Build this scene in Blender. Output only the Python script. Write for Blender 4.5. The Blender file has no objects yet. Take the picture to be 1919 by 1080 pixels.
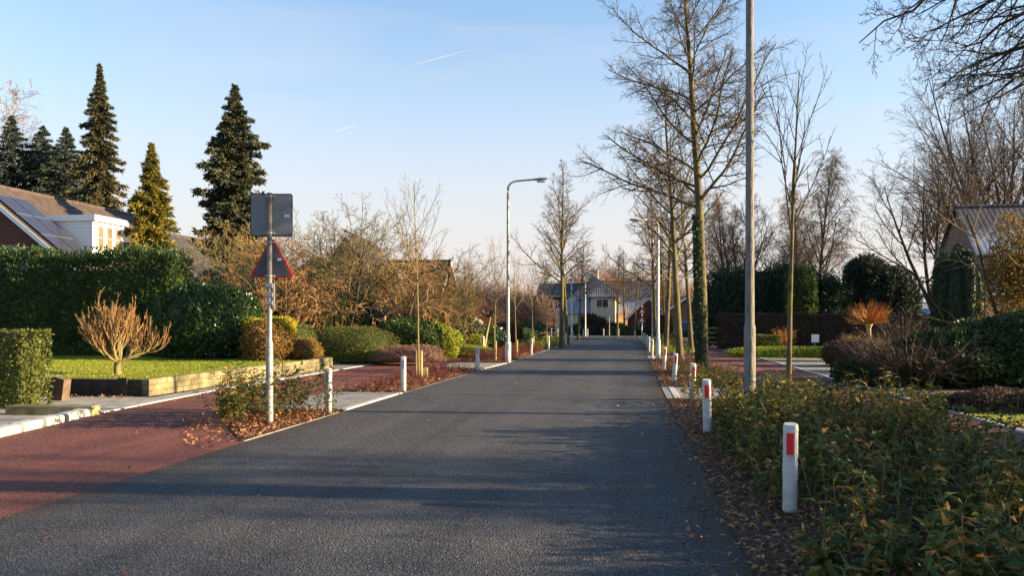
import bpy, bmesh, math, random
import numpy as np
from mathutils import Vector
R = math.radians
SC = bpy.context.scene
COL = SC.collection

# ------------------------------------------------------------------ camera
FPX, CAMH, HORY, VPX = 1400.0, 1.6, 603.0, 1178.0
PSI = math.atan((VPX - 959.5) / FPX)
CP, SP = math.cos(PSI), math.sin(PSI)
cam = bpy.data.cameras.new('camera')
cam.sensor_width = 36.0
cam.lens = 36.0 * FPX / 1919.0
cam.shift_y = (HORY - 540.0) / 1919.0
cam.clip_start, cam.clip_end = 0.05, 9000
camo = bpy.data.objects.new('camera', cam)
COL.objects.link(camo)
camo.location = (0, 0, CAMH)
camo.rotation_euler = (R(90), 0, PSI)
SC.camera = camo

# ------------------------------------------------------------------ sun, sky, exposure
VEIL = (2.72, 2.45, 2.34, 1)
SUN_EL, SUN_AZ = R(13.5), R(4.0)
SUNV = Vector((math.cos(SUN_EL) * math.cos(SUN_AZ), math.cos(SUN_EL) * math.sin(SUN_AZ), math.sin(SUN_EL)))
sl = bpy.data.lights.new('sun', 'SUN')
sl.energy = 5.0
sl.angle = R(0.5)
sl.color = (1.0, 0.73, 0.43)
so = bpy.data.objects.new('sun', sl)
COL.objects.link(so)
so.rotation_euler = SUNV.to_track_quat('Z', 'Y').to_euler()
so.location = SUNV * 60
w = bpy.data.worlds.new('World')
SC.world = w
w.use_nodes = True
nt = w.node_tree
nt.nodes.clear()
sky = nt.nodes.new('ShaderNodeTexSky')
sky.sky_type = 'NISHITA'
sky.sun_disc = False
sky.sun_elevation = SUN_EL
sky.sun_rotation = R(90) - SUN_AZ
sky.air_density, sky.dust_density, sky.ozone_density = 1.0, 0.5, 2.2
bg = nt.nodes.new('ShaderNodeBackground')
bg.inputs[1].default_value = 0.085
wo = nt.nodes.new('ShaderNodeOutputWorld')
tc = nt.nodes.new('ShaderNodeTexCoord')
mp = nt.nodes.new('ShaderNodeMapping')
mp.inputs['Scale'].default_value = (1.5, 1.5, 9.0)
mp.inputs['Rotation'].default_value = (R(8), R(5), 0)
nz = nt.nodes.new('ShaderNodeTexNoise')
nz.inputs['Scale'].default_value = 1.6
nz.inputs['Detail'].default_value = 7
nz.inputs['Distortion'].default_value = 0.6
rp = nt.nodes.new('ShaderNodeValToRGB')
rp.color_ramp.elements[0].position = 0.56
rp.color_ramp.elements[0].color = (0, 0, 0, 1)
rp.color_ramp.elements[1].position = 0.75
rp.color_ramp.elements[1].color = (0.22, 0.22, 0.22, 1)
mx = nt.nodes.new('ShaderNodeMixRGB')
mx.inputs[2].default_value = (2.7, 2.6, 2.6, 1)
nt.links.new(tc.outputs['Generated'], mp.inputs[0])
nt.links.new(mp.outputs[0], nz.inputs['Vector'])
nt.links.new(nz.outputs[0], rp.inputs[0])
nt.links.new(rp.outputs[0], mx.inputs[0])
tm = nt.nodes.new('ShaderNodeMixRGB'); tm.blend_type = 'MULTIPLY'; tm.inputs[0].default_value = 1; tm.inputs[2].default_value = (0.84, 1.02, 1.06, 1)
nt.links.new(sky.outputs[0], tm.inputs[1]); nt.links.new(tm.outputs[0], mx.inputs[1])
# milky winter veil that thickens towards the horizon
sx = nt.nodes.new('ShaderNodeSeparateXYZ'); nt.links.new(tc.outputs['Generated'], sx.inputs[0])
vr = nt.nodes.new('ShaderNodeValToRGB'); ve = vr.color_ramp.elements
ve[0].position, ve[0].color = 0.0, (1, 1, 1, 1)
ve[1].position, ve[1].color = 0.75, (0.0, 0.0, 0.0, 1)
for p_, c_ in ((0.07, 0.96), (0.15, 0.78), (0.27, 0.4), (0.42, 0.1)):
    q_ = ve.new(p_); q_.color = (c_, c_, c_, 1)
vm = nt.nodes.new('ShaderNodeMixRGB'); vm.inputs[2].default_value = VEIL
nt.links.new(sx.outputs[2], vr.inputs[0]); nt.links.new(vr.outputs[0], vm.inputs[0]); nt.links.new(mx.outputs[0], vm.inputs[1])
nt.links.new(vm.outputs[0], bg.inputs[0])
nt.links.new(bg.outputs[0], wo.inputs[0])
SC.view_settings.view_transform = 'Standard'
SC.view_settings.look = 'None'
SC.view_settings.exposure = 1.96
SC.view_settings.gamma = 1.0
SC.render.engine = 'CYCLES'
SC.cycles.max_bounces = 6
SC.cycles.diffuse_bounces = 3
SC.cycles.transmission_bounces = 3
SC.cycles.transparent_max_bounces = 4

# ------------------------------------------------------------------ helpers
def W(px, d):
    xc = (px - 959.5) / FPX * d
    return xc * CP - d * SP, xc * SP + d * CP
def ZP(py, d):
    return CAMH + (HORY - py) * d / FPX
def G(px, py, z=0.0):
    return W(px, FPX * (CAMH - z) / (py - HORY))
def nrm(a):
    return a / (np.linalg.norm(a, axis=-1, keepdims=True) + 1e-9)

class MB:
    """collects vertices, faces, a material slot and a tint per face"""
    def __init__(s):
        s.v = []; s.n = 0; s.f = []; s.t = []; s.m = []
    def add(s, V, F, tint=0.5, mi=0):
        V = np.asarray(V, float).reshape(-1, 3); F = np.asarray(F, int)
        s.v.append(V); s.f.append(F + s.n); s.n += len(V)
        s.t.append(np.broadcast_to(np.asarray(tint, float), (len(F),)).copy())
        s.m.append(np.full(len(F), mi))
        return s
    def box(s, x0, x1, y0, y1, z0, z1, mi=0, tint=0.5, rz=0, piv=None):
        V = np.array([(x, y, z) for z in (z0, z1) for x, y in ((x0, y0), (x1, y0), (x1, y1), (x0, y1))], float)
        if rz:
            c = np.array(piv if piv else ((x0 + x1) / 2, (y0 + y1) / 2))
            q = V[:, :2] - c; cc, ss = math.cos(rz), math.sin(rz)
            V[:, 0] = c[0] + q[:, 0] * cc - q[:, 1] * ss; V[:, 1] = c[1] + q[:, 0] * ss + q[:, 1] * cc
        return s.add(V, [(0, 3, 2, 1), (4, 5, 6, 7), (0, 1, 5, 4), (1, 2, 6, 5), (2, 3, 7, 6), (3, 0, 4, 7)], tint, mi)
    def bbox(s, x0, x1, y0, y1, z0, z1, b=0.01, mi=0, tint=0.5, jit=0):
        bm = bmesh.new(); bmesh.ops.create_cube(bm, size=1)
        for v in bm.verts:
            v.co = Vector(((x0 + x1) / 2 + v.co.x * (x1 - x0), (y0 + y1) / 2 + v.co.y * (y1 - y0), (z0 + z1) / 2 + v.co.z * (z1 - z0)))
        bmesh.ops.bevel(bm, geom=bm.edges[:], offset=b, segments=2, profile=0.6, affect='EDGES')
        return s.addbm(bm, mi, tint)
    def addbm(s, bm, mi=0, tint=0.5):
        bm.verts.ensure_lookup_table()
        V = np.array([v.co[:] for v in bm.verts]); base = {3: [], 4: []}
        for f in bm.faces:
            ids = [v.index for v in f.verts]
            if len(ids) in (3, 4): base[len(ids)].append(ids)
            else:
                for i in range(1, len(ids) - 1): base[3].append((ids[0], ids[i], ids[i + 1]))
        st = s.n
        s.v.append(V); s.n += len(V)
        for k in (3, 4):
            if base[k]:
                F = np.array(base[k]) + st
                s.f.append(F); s.t.append(np.full(len(F), tint)); s.m.append(np.full(len(F), mi))
        bm.free()
        return s
    def tube(s, pts, rad, n=8, cap=True, mi=0, tint=0.5):
        P = np.asarray(pts, float)[None]; r = np.broadcast_to(np.asarray(rad, float), (P.shape[1],))[None]
        s.tubes(P, r, n, mi, tint)
        if cap:
            st = s.n
            s.add([P[0, -1]], np.zeros((0, 3), int))
            base = st - n
            F = np.array([(base + i, base + (i + 1) % n, st) for i in range(n)]) - s.n
            s.f.append(F + s.n); s.t.append(np.full(n, tint)); s.m.append(np.full(n, mi))
        return s
    def tubes(s, P, rad, n=4, mi=0, tint=0.5):
        B, N, _ = P.shape
        T = np.gradient(P, axis=1); T = nrm(T)
        mean = nrm(P[:, -1] - P[:, 0])
        ref = np.where(np.abs(mean[:, 2:3]) > 0.8, np.array([[1.0, 0, 0]]), np.array([[0, 0, 1.0]]))[:, None, :]
        U = nrm(np.cross(T, ref)); V = np.cross(T, U)
        a = np.arange(n) / n * 2 * math.pi
        ring = P[:, :, None, :] + rad[:, :, None, None] * (np.cos(a)[None, None, :, None] * U[:, :, None, :] + np.sin(a)[None, None, :, None] * V[:, :, None, :])
        idx = np.arange(B * N * n).reshape(B, N, n)
        A = idx[:, :-1, :]; C = idx[:, 1:, :]
        F = np.stack([A, C, np.roll(C, -1, 2), np.roll(A, -1, 2)], -1).reshape(-1, 4)
        if np.ndim(tint) == 1 and len(tint) == B: tint = np.repeat(tint, (N - 1) * n)
        return s.add(ring.reshape(-1, 3), F, tint, mi)
    def prism(s, poly, z0, z1, mi=0, tint=0.5):
        bm = bmesh.new()
        lo = [bm.verts.new((x, y, z0)) for x, y in poly]
        hi = [bm.verts.new((x, y, z1)) for x, y in poly]
        n = len(poly)
        bm.faces.new(hi); bm.faces.new(lo[::-1])
        for i in range(n): bm.faces.new((lo[i], lo[(i + 1) % n], hi[(i + 1) % n], hi[i]))
        bmesh.ops.triangulate(bm, faces=[f for f in bm.faces if len(f.verts) > 4])
        bm.verts.index_update()
        return s.addbm(bm, mi, tint)
    def lathe(s, prof, n=16, mi=0, tint=0.5, c=(0, 0)):
        a = np.arange(n) / n * 2 * math.pi
        V = np.array([(c[0] + r * math.cos(t), c[1] + r * math.sin(t), z) for r, z in prof for t in a])
        F = [(i * n + j, i * n + (j + 1) % n, (i + 1) * n + (j + 1) % n, (i + 1) * n + j) for i in range(len(prof) - 1) for j in range(n)]
        return s.add(V, F, tint, mi)
    def mesh(s, name, mats, smooth=False):
        me = bpy.data.meshes.new(name)
        V = np.concatenate(s.v) if s.v else np.zeros((0, 3))
        me.vertices.add(len(V)); me.vertices.foreach_set('co', V.astype(np.float32).ravel())
        fl = [f for f in s.f if len(f)]
        tl = [t for f, t in zip(s.f, s.t) if len(f)]; ml = [m for f, m in zip(s.f, s.m) if len(f)]
        tot = np.concatenate([np.full(len(f), f.shape[1]) for f in fl])
        loops = np.concatenate([f.ravel() for f in fl])
        me.loops.add(len(loops)); me.loops.foreach_set('vertex_index', loops.astype(np.int32))
        me.polygons.add(len(tot))
        me.polygons.foreach_set('loop_start', np.concatenate([[0], np.cumsum(tot)[:-1]]).astype(np.int32))
        me.polygons.foreach_set('loop_total', tot.astype(np.int32))
        me.polygons.foreach_set('material_index', np.concatenate(ml).astype(np.int32))
        me.polygons.foreach_set('use_smooth', np.full(len(tot), bool(smooth)))
        at = me.attributes.new('tint', 'FLOAT', 'FACE')
        at.data.foreach_set('value', np.concatenate(tl).astype(np.float32))
        me.update(calc_edges=True)
        for m in (mats if isinstance(mats, (list, tuple)) else [mats]): me.materials.append(m)
        return me
    def build(s, name, mats, parent=None, loc=(0, 0, 0), smooth=False, rz=0):
        o = bpy.data.objects.new(name, s.mesh(name, mats, smooth))
        COL.objects.link(o); o.location = loc; o.rotation_euler[2] = rz
        if parent: o.parent = parent
        return o

def tag(o, label=None, cat=None, group=None, kind=None):
    if label: o['label'] = label
    if cat: o['category'] = cat
    if group: o['group'] = group
    if kind: o['kind'] = kind
    return o
def thing(name, label, cat, loc=(0, 0, 0), rz=0, group=None):
    o = bpy.data.objects.new(name, None); COL.objects.link(o)
    o.empty_display_size = 0.3
    o.location = loc; o.rotation_euler[2] = rz
    return tag(o, label, cat, group)
def dup(root, loc, rz, label, group=None, scale=1.0, zs=None):
    r = root.copy(); COL.objects.link(r)
    r.location = loc; r.rotation_euler[2] = rz
    r.scale = (scale, scale, zs if zs else scale); r['label'] = label
    if group: r['group'] = group
    for ch in root.children:
        c = ch.copy(); COL.objects.link(c); c.parent = r
        for g2 in ch.children:
            e = g2.copy(); COL.objects.link(e); e.parent = c
    return r

# ------------------------------------------------------------------ materials
class NT:
    def __init__(s, name):
        s.m = bpy.data.materials.new(name); s.m.use_nodes = True
        s.t = s.m.node_tree; s.b = s.t.nodes['Principled BSDF']; s.o = s.t.nodes['Material Output']
        s.b.inputs['Specular IOR Level'].default_value = 0.3
    def n(s, k, **kw):
        x = s.t.nodes.new(k)
        for a, b in kw.items(): setattr(x, a, b)
        return x
    def l(s, a, b): s.t.links.new(a, b)
    def co(s): return s.n('ShaderNodeTexCoord').outputs['Object']
    def noise(s, scale, det=4, vec=None, rough=0.6, stretch=None):
        x = s.n('ShaderNodeTexNoise'); x.inputs['Scale'].default_value = scale
        x.inputs['Detail'].default_value = det; x.inputs['Roughness'].default_value = rough
        v = vec or s.co()
        if stretch:
            mpn = s.n('ShaderNodeMapping'); mpn.inputs['Scale'].default_value = stretch
            s.l(v, mpn.inputs[0]); v = mpn.outputs[0]
        s.l(v, x.inputs['Vector'])
        return x.outputs[0]
    def ramp(s, fac, stops):
        r = s.n('ShaderNodeValToRGB'); e = r.color_ramp.elements
        while len(e) < len(stops): e.new(0.5)
        for i, (p, c) in enumerate(stops):
            e[i].position = p; e[i].color = (*c, 1) if len(c) == 3 else c
        s.l(fac, r.inputs[0]); return r.outputs[0]
    def mix(s, fac, a, b, mode='MIX'):
        x = s.n('ShaderNodeMixRGB', blend_type=mode)
        for i, v in ((0, fac), (1, a), (2, b)):
            if isinstance(v, (int, float)): x.inputs[i].default_value = v
            elif isinstance(v, tuple): x.inputs[i].default_value = (*v, 1)
            else: s.l(v, x.inputs[i])
        return x.outputs[0]
    def math(s, op, a, b=0.0):
        x = s.n('ShaderNodeMath', operation=op)
        for i, v in ((0, a), (1, b)):
            if isinstance(v, (int, float)): x.inputs[i].default_value = v
            else: s.l(v, x.inputs[i])
        return x.outputs[0]
    def bump(s, h, st=0.3, dist=0.02):
        b = s.n('ShaderNodeBump'); b.inputs['Strength'].default_value = st; b.inputs['Distance'].default_value = dist
        s.l(h, b.inputs['Height']); s.l(b.outputs[0], s.b.inputs['Normal'])
    def col(s, c):
        if isinstance(c, tuple): s.b.inputs['Base Color'].default_value = (*c, 1)
        else: s.l(c, s.b.inputs['Base Color'])
    def rough(s, r): s.b.inputs['Roughness'].default_value = r

def flat(name, c, rough=0.6, var=0.25, scale=6, metal=0, bump=0.0, bscale=60):
    k = NT(name)
    k.col(k.mix(k.ramp(k.noise(scale), [(0.3, (0, 0, 0)), (0.7, (1, 1, 1))]), tuple(x * (1 - var) for x in c), tuple(min(1, x * (1 + var)) for x in c)))
    k.rough(rough); k.b.inputs['Metallic'].default_value = metal
    if bump: k.bump(k.noise(bscale), bump, 0.01)
    return k.m
def leafm(name, stops, rough=0.45, trans=0.3, spec=0.35):
    """leaf colours spread over the leaves by a per leaf tint"""
    k = NT(name)
    a = k.n('ShaderNodeAttribute', attribute_name='tint')
    n = len(stops)
    c = k.ramp(a.outputs['Fac'], [(i / (n - 1), x) for i, x in enumerate(stops)])
    c = k.mix(0.35, c, k.mix(k.noise(1.3, 2), (0.35, 0.35, 0.35), (1.0, 1.0, 1.0)), 'MULTIPLY') if n > 2 else c
    k.col(c); k.rough(rough); k.b.inputs['Specular IOR Level'].default_value = spec
    if trans:
        t = k.n('ShaderNodeBsdfTranslucent'); k.l(c, t.inputs[0])
        m = k.n('ShaderNodeMixShader'); m.inputs[0].default_value = trans
        k.l(k.b.outputs[0], m.inputs[1]); k.l(t.outputs[0], m.inputs[2]); k.l(m.outputs[0], k.o.inputs[0])
    return k.m
def barkm(name, a, b, moss=None, scale=9):
    k = NT(name)
    n1 = k.noise(scale, 6, stretch=(1, 1, 0.25))
    c = k.ramp(n1, [(0.3, a), (0.7, b)])
    if moss: c = k.mix(k.ramp(k.noise(1.7, 5), [(0.42, (0, 0, 0)), (0.6, (0.9, 0.9, 0.9))]), c, moss)
    k.col(c); k.rough(0.9); k.bump(k.noise(scale * 2.5, 5, stretch=(1, 1, 0.2)), 0.8, 0.03)
    return k.m
def ground(name, stops, scale=3.0, fine=60, bump=0.5, rough=0.95, dist=0.02, fmix=0.5):
    k = NT(name)
    c = k.ramp(k.noise(scale, 8, rough=0.65), [(0.3 + 0.4 * i / max(1, len(stops) - 1), x) for i, x in enumerate(stops)])
    f = k.noise(fine, 3, rough=0.7)
    c = k.mix(fmix, c, k.ramp(f, [(0.3, (0.3, 0.3, 0.3)), (0.7, (1.6, 1.6, 1.6))]), 'MULTIPLY')
    k.col(c); k.rough(rough); k.bump(f, bump, dist)
    return k.m

def asphalt(name, a, b, speck, rs=0.75, edges=None):
    k = NT(name)
    big = k.noise(0.35, 4)
    c = k.mix(k.ramp(big, [(0.35, (0, 0, 0)), (0.65, (1, 1, 1))]), a, b)
    # long wheel-worn tracks along the road
    tr = k.noise(0.9, 4, stretch=(1.4, 0.03, 1))
    c = k.mix(k.ramp(tr, [(0.4, (0, 0, 0)), (0.62, (0.7, 0.7, 0.7))]), c, tuple(x * 1.55 for x in b))
    vo = k.n('ShaderNodeTexVoronoi'); vo.inputs['Scale'].default_value = 75
    k.l(k.co(), vo.inputs['Vector'])
    bw = k.n('ShaderNodeSeparateColor'); k.l(vo.outputs['Color'], bw.inputs[0])
    c = k.mix(k.ramp(bw.outputs[0], [(0.6, (0, 0, 0)), (0.98, (.7, .7, .7))]), c, speck)
    c = k.mix(k.ramp(bw.outputs[1], [(0.0, (.8, .8, .8)), (0.4, (0, 0, 0))]), c, tuple(x * 0.35 for x in a))
    # grit and leaf mould lying along the edges, damp darker patches
    c = k.mix(k.ramp(k.noise(.9, 6, rough=.7), [(.5, (0, 0, 0)), (.7, (.45, .45, .45))]), c, tuple(x * .6 for x in a))
    if edges:
        s = k.n('ShaderNodeSeparateXYZ'); k.l(k.co(), s.inputs[0])
        for e, sg_ in edges:
            dd = k.math('ADD', k.math('MULTIPLY', k.math('SUBTRACT', s.outputs[0], e), sg_), k.math('MULTIPLY', k.math('SUBTRACT', k.noise(2.2, 6, rough=.7), .5), .9))
            c = k.mix(k.ramp(dd, [(0.0, (.75, .75, .75)), (.42, (0, 0, 0))]), c, (.05, .036, .026))
    k.col(c); k.rough(rs)
    h = k.math('ADD', vo.outputs['Distance'], k.math('MULTIPLY', k.noise(38, 3), 0.8))
    k.bump(h, .9, 0.018); k.b.inputs['Specular IOR Level'].default_value = 0.15
    return k.m
def paver(name, a, b, bw=0.2, bh=0.1, mortar=(0.05, 0.05, 0.045), off=0.5, rot=0):
    k = NT(name)
    mpn = k.n('ShaderNodeMapping'); mpn.inputs['Rotation'].default_value = (0, 0, rot)
    k.l(k.co(), mpn.inputs[0])
    t = k.n('ShaderNodeTexBrick'); t.offset = off
    t.inputs['Scale'].default_value = 1; t.inputs['Brick Width'].default_value = bw; t.inputs['Row Height'].default_value = bh
    t.inputs['Mortar Size'].default_value = 0.006; t.inputs['Color1'].default_value = (*a, 1); t.inputs['Color2'].default_value = (*b, 1)
    t.inputs['Mortar'].default_value = (*mortar, 1)
    k.l(mpn.outputs[0], t.inputs[0])
    c = k.mix(0.6, t.outputs[0], k.ramp(k.noise(5, 6), [(0.3, (0.5, 0.5, 0.5)), (0.7, (1.3, 1.3, 1.3))]), 'MULTIPLY')
    k.col(c); k.rough(0.9)
    k.bump(k.math('SUBTRACT', k.noise(70, 3), k.math('MULTIPLY', t.outputs['Fac'], 2)), 0.5, 0.008)
    return k.m
def brick(name, a, b, mortar=(0.2, 0.18, 0.15), bw=0.21, bh=0.065):
    k = NT(name)
    s = k.n('ShaderNodeSeparateXYZ'); k.l(k.co(), s.inputs[0])
    c = k.n('ShaderNodeCombineXYZ'); k.l(k.math('ADD', s.outputs[0], s.outputs[1]), c.inputs[0]); k.l(s.outputs[2], c.inputs[1])
    t = k.n('ShaderNodeTexBrick')
    t.inputs['Scale'].default_value = 1; t.inputs['Brick Width'].default_value = bw; t.inputs['Row Height'].default_value = bh
    t.inputs['Mortar Size'].default_value = 0.008; t.inputs['Color1'].default_value = (*a, 1); t.inputs['Color2'].default_value = (*b, 1)
    t.inputs['Mortar'].default_value = (*mortar, 1)
    k.l(c.outputs[0], t.inputs[0])
    cc = k.mix(0.5, t.outputs[0], k.ramp(k.noise(1.1, 6), [(0.3, (0.55, 0.55, 0.55)), (0.7, (1.3, 1.3, 1.3))]), 'MULTIPLY')
    k.col(cc); k.rough(0.9); k.bump(k.math('SUBTRACT', 1.0, t.outputs['Fac']), 0.4, 0.01)
    return k.m
def tiles(name, a, b, frost=None, fz=(0, 1), wf=.22, bs=.9):
    """pantiles: waves along the ridge, steps down the slope"""
    k = NT(name)
    s = k.n('ShaderNodeSeparateXYZ'); k.l(k.co(), s.inputs[0])
    nn = k.n('ShaderNodeSeparateXYZ'); k.l(k.n('ShaderNodeTexCoord').outputs['Normal'], nn.inputs[0])
    fx = k.math('GREATER_THAN', k.math('ABSOLUTE', nn.outputs[0]), k.math('ABSOLUTE', nn.outputs[1]))
    ax = k.math('ADD', k.math('MULTIPLY', s.outputs[1], fx), k.math('MULTIPLY', s.outputs[0], k.math('SUBTRACT', 1.0, fx)))
    wv = k.math('SINE', k.math('MULTIPLY', ax, 2 * math.pi / 0.27))
    row = k.math('FRACT', k.math('MULTIPLY', s.outputs[2], 1 / 0.2))
    c = k.mix(k.noise(4, 5), a, b)
    n2 = k.n('ShaderNodeTexWhiteNoise'); n2.noise_dimensions = '2D'
    cm = k.n('ShaderNodeCombineXYZ'); k.l(k.math('FLOOR', k.math('MULTIPLY', s.outputs[1], 1 / 0.27)), cm.inputs[0]); k.l(k.math('FLOOR', k.math('MULTIPLY', s.outputs[2], 1 / 0.2)), cm.inputs[1])
    k.l(cm.outputs[0], n2.inputs['Vector'])
    c = k.mix(0.45, c, k.ramp(n2.outputs[0], [(0, (0.45, 0.45, 0.45)), (1, (1.4, 1.4, 1.4))]), 'MULTIPLY')
    if frost:
        g = k.n('ShaderNodeMapRange'); k.l(s.outputs[2], g.inputs[0]); g.inputs[1].default_value = fz[0]; g.inputs[2].default_value = fz[1]
        g.inputs[3].default_value = 1; g.inputs[4].default_value = 0
        f = k.math('MULTIPLY', g.outputs[0], k.math('ADD', k.math('MULTIPLY', wv, wf), k.math('ADD', k.noise(3, 4), 0.25)))
        c = k.mix(k.ramp(f, [(0.3, (0, 0, 0)), (0.6, (0.9, 0.9, 0.9))]), c, frost)
    k.col(c); k.rough(0.75)
    k.bump(k.math('ADD', k.math('MULTIPLY', wv, .35 if wf < .2 else .9), k.math('MULTIPLY', row, -1.2)), bs, 0.04)
    return k.m

M = {}
M['road'] = asphalt('asphalt_grey', (0.038, 0.041, 0.048), (0.056, 0.059, 0.066), (0.16, 0.155, 0.15), 0.68, ((0.78, -1), (-5.0, 1)))
M['red'] = asphalt('asphalt_red', (0.085, 0.034, 0.031), (0.155, 0.055, 0.045), (0.2, 0.125, 0.11), 0.75)
M['soil'] = ground('soil', [(0.03, 0.02, 0.014), (0.06, 0.036, 0.024), (0.09, 0.055, 0.035)], 4, 45, 0.9)
M['earth'] = ground('ground_mix', [(0.05, 0.05, 0.022), (0.075, 0.075, 0.03), (0.1, 0.075, 0.045)], 0.4, 30, 0.7)
M['lawn'] = ground('lawn_grass', [(0.1, 0.15, 0.02), (0.19, 0.24, 0.03), (0.26, 0.26, 0.06)], 1.2, 50, 0.9, dist=0.05)
M['gravel'] = ground('gravel', [(0.16, 0.15, 0.12), (0.25, 0.23, 0.19), (0.2, 0.19, 0.16)], 5, 28, 1.0, dist=0.05, fmix=0.8)
M['paver_grey'] = paver('paver_grey', (0.21, 0.21, 0.2), (0.29, 0.28, 0.26), 0.21, 0.105)
M['paver_slab'] = paver('paver_slab', (0.25, 0.24, 0.22), (0.34, 0.32, 0.29), 0.3, 0.3, off=0.5)

M['kerb'] = flat('kerb_concrete', (0.42, 0.41, 0.38), 0.9, 0.25, 8, bump=0.4)
M['kerb_dull'] = flat('kerb_dull', (0.2, 0.19, 0.17), 0.9, 0.3, 8, bump=0.4)
M['kerb_white'] = flat('kerb_white', (0.62, 0.62, 0.6), 0.8, 0.18, 7, bump=0.4)
M['sleeper'] = flat('weathered_block', (0.15, 0.135, 0.075), 0.95, 0.7, 2.3, bump=0.6, bscale=30)
M['shaded_block'] = flat('weathered_block_shaded', (0.045, 0.036, 0.028), 0.95, 0.4, 5, bump=0.6, bscale=30)  # block wall sides turned from the sun, their shade put into the colour
M['stump'] = flat('grey_brown_wood', (0.12, 0.085, 0.055), 0.95, 0.35, 7, bump=0.6, bscale=30)
M['white'] = flat('white_paint', (0.78, 0.78, 0.76), 0.5, 0.06, 3)
M['plastic'] = flat('white_post_plastic', (0.6, 0.6, 0.57), 0.45, 0.22, 7, bump=0.15, bscale=30)
def dirty(name, c, dirt, rough, z1=.3):
    k = NT(name); s = k.n('ShaderNodeSeparateXYZ'); k.l(k.co(), s.inputs[0])
    mr = k.n('ShaderNodeMapRange'); k.l(s.outputs[2], mr.inputs[0]); mr.inputs[1].default_value = 0; mr.inputs[2].default_value = z1; mr.inputs[3].default_value = .7; mr.inputs[4].default_value = .2
    f = k.math('MULTIPLY', k.ramp(k.noise(11, 7, rough=.75), [(.35, (0, 0, 0)), (.6, (1.3, 1.3, 1.3))]), mr.outputs[0])
    sc = k.ramp(k.noise(30, 4, stretch=(1, 1, .12)), [(.62, (0, 0, 0)), (.75, (.35, .35, .35))])
    c2 = k.mix(f, c, dirt); c2 = k.mix(sc, c2, tuple(x * .5 for x in c)); k.col(c2); k.rough(rough); k.bump(k.noise(40), .2, .005); return k.m
M['plastic'] = dirty('white_post_plastic_worn', (0.6, 0.59, 0.56), (0.13, 0.13, 0.08), .5)
M['kerb_white'] = dirty('kerb_white_dirty', (0.5, 0.49, 0.46), (0.26, 0.25, 0.21), .85, .3)
def reflm(name, c):
    k = NT(name)
    vo = k.n('ShaderNodeTexVoronoi'); vo.inputs['Scale'].default_value = 160; k.l(k.co(), vo.inputs['Vector'])
    k.col(k.mix(k.ramp(vo.outputs['Distance'], [(0.2, (1, 1, 1)), (0.6, (0, 0, 0))]), tuple(x * 0.75 for x in c), c)); k.rough(0.25); k.b.inputs['Specular IOR Level'].default_value = 0.6
    return k.m
M['refl'] = reflm('red_reflector', (0.85, 0.035, 0.03))
M['reflg'] = reflm('grey_reflector', (0.3, 0.32, 0.36))
M['steel'] = flat('galvanised_steel', (0.24, 0.245, 0.25), 0.55, 0.3, 12, metal=0.3)
M['lampgrey'] = flat('lamp_post_grey', (0.3, 0.31, 0.3), 0.55, 0.25, 5, metal=0.2)
M['lampold'] = barkm('weathered_lamp_post', (0.12, 0.115, 0.1), (0.24, 0.23, 0.21), None, 14)
M['lampwhite'] = flat('lamp_post_white', (0.6, 0.6, 0.58), 0.5, 0.12, 5)
M['signback'] = flat('sign_back', (0.15, 0.17, 0.19), 0.6, 0.15, 4)
M['signback2'] = flat('sign_back_dark', (0.065, 0.07, 0.085), 0.6, 0.15, 4)
M['rim'] = flat('black_rim', (0.02, 0.02, 0.022), 0.5)
M['redrim'] = flat('red_rim', (0.42, 0.02, 0.02), 0.45)
M['sticker'] = flat('sticker', (0.5, 0.53, 0.55), 0.5)
M['glass'] = flat('window_glass', (0.025, 0.03, 0.035), 0.06, 0.3)
M['glass'].node_tree.nodes['Principled BSDF'].inputs['Specular IOR Level'].default_value = 0.8
M['curtain'] = flat('curtained_glass', (0.16, 0.13, 0.09), 0.15, 0.2, 1.5)
M['solar'] = flat('solar_panel', (0.03, 0.035, 0.06), 0.12, 0.2)
M['alu'] = flat('aluminium', (0.5, 0.5, 0.5), 0.35, 0.1, metal=0.8)
M['brick_red'] = brick('brick_red', (0.16, 0.05, 0.035), (0.1, 0.035, 0.03), (0.09, 0.07, 0.06))
M['brick_brown'] = brick('brick_brown', (0.26, 0.15, 0.1), (0.18, 0.105, 0.075), (0.18, 0.15, 0.12))
M['brick_orange'] = brick('brick_orange', (0.3, 0.13, 0.07), (0.24, 0.1, 0.06), (0.2, 0.15, 0.12))
M['cream'] = flat('cream_render', (0.66, 0.52, 0.34), 0.9, 0.12, 2)
M['tile_brown'] = tiles('roof_tile_brown', (0.07, 0.052, 0.046), (0.105, 0.078, 0.066))
M['tile_dark'] = tiles('roof_tile_dark', (0.045, 0.045, 0.05), (0.075, 0.07, 0.07))
M['tile_frost'] = tiles('roof_tile_frosted', (0.05, 0.046, 0.05), (0.085, 0.078, 0.078), (0.24, 0.28, 0.36), (5.2, 7.8), .06, .25)
M['tile_frost2'] = tiles('roof_tile_slate_frost', (0.06, 0.065, 0.08), (0.1, 0.1, 0.11), (0.3, 0.33, 0.4), (1.5, 9.0), .1, .5)
M['tile_red'] = tiles('roof_tile_redbrown', (0.17, 0.08, 0.06), (0.11, 0.06, 0.05))
M['black'] = flat('black_car_paint', (0.012, 0.013, 0.016), 0.2)
M['rubber'] = flat('rubber', (0.02, 0.02, 0.02), 0.8)
M['bark'] = barkm('bark_mossy', (0.05, 0.04, 0.028), (0.12, 0.095, 0.06), (0.13, 0.125, 0.035))
M['bark_dark'] = barkm('bark_dark', (0.035, 0.028, 0.022), (0.08, 0.06, 0.045))
M['twig'] = barkm('twig_grey_brown', (0.06, 0.045, 0.035), (0.12, 0.085, 0.06), None, 3)
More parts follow.
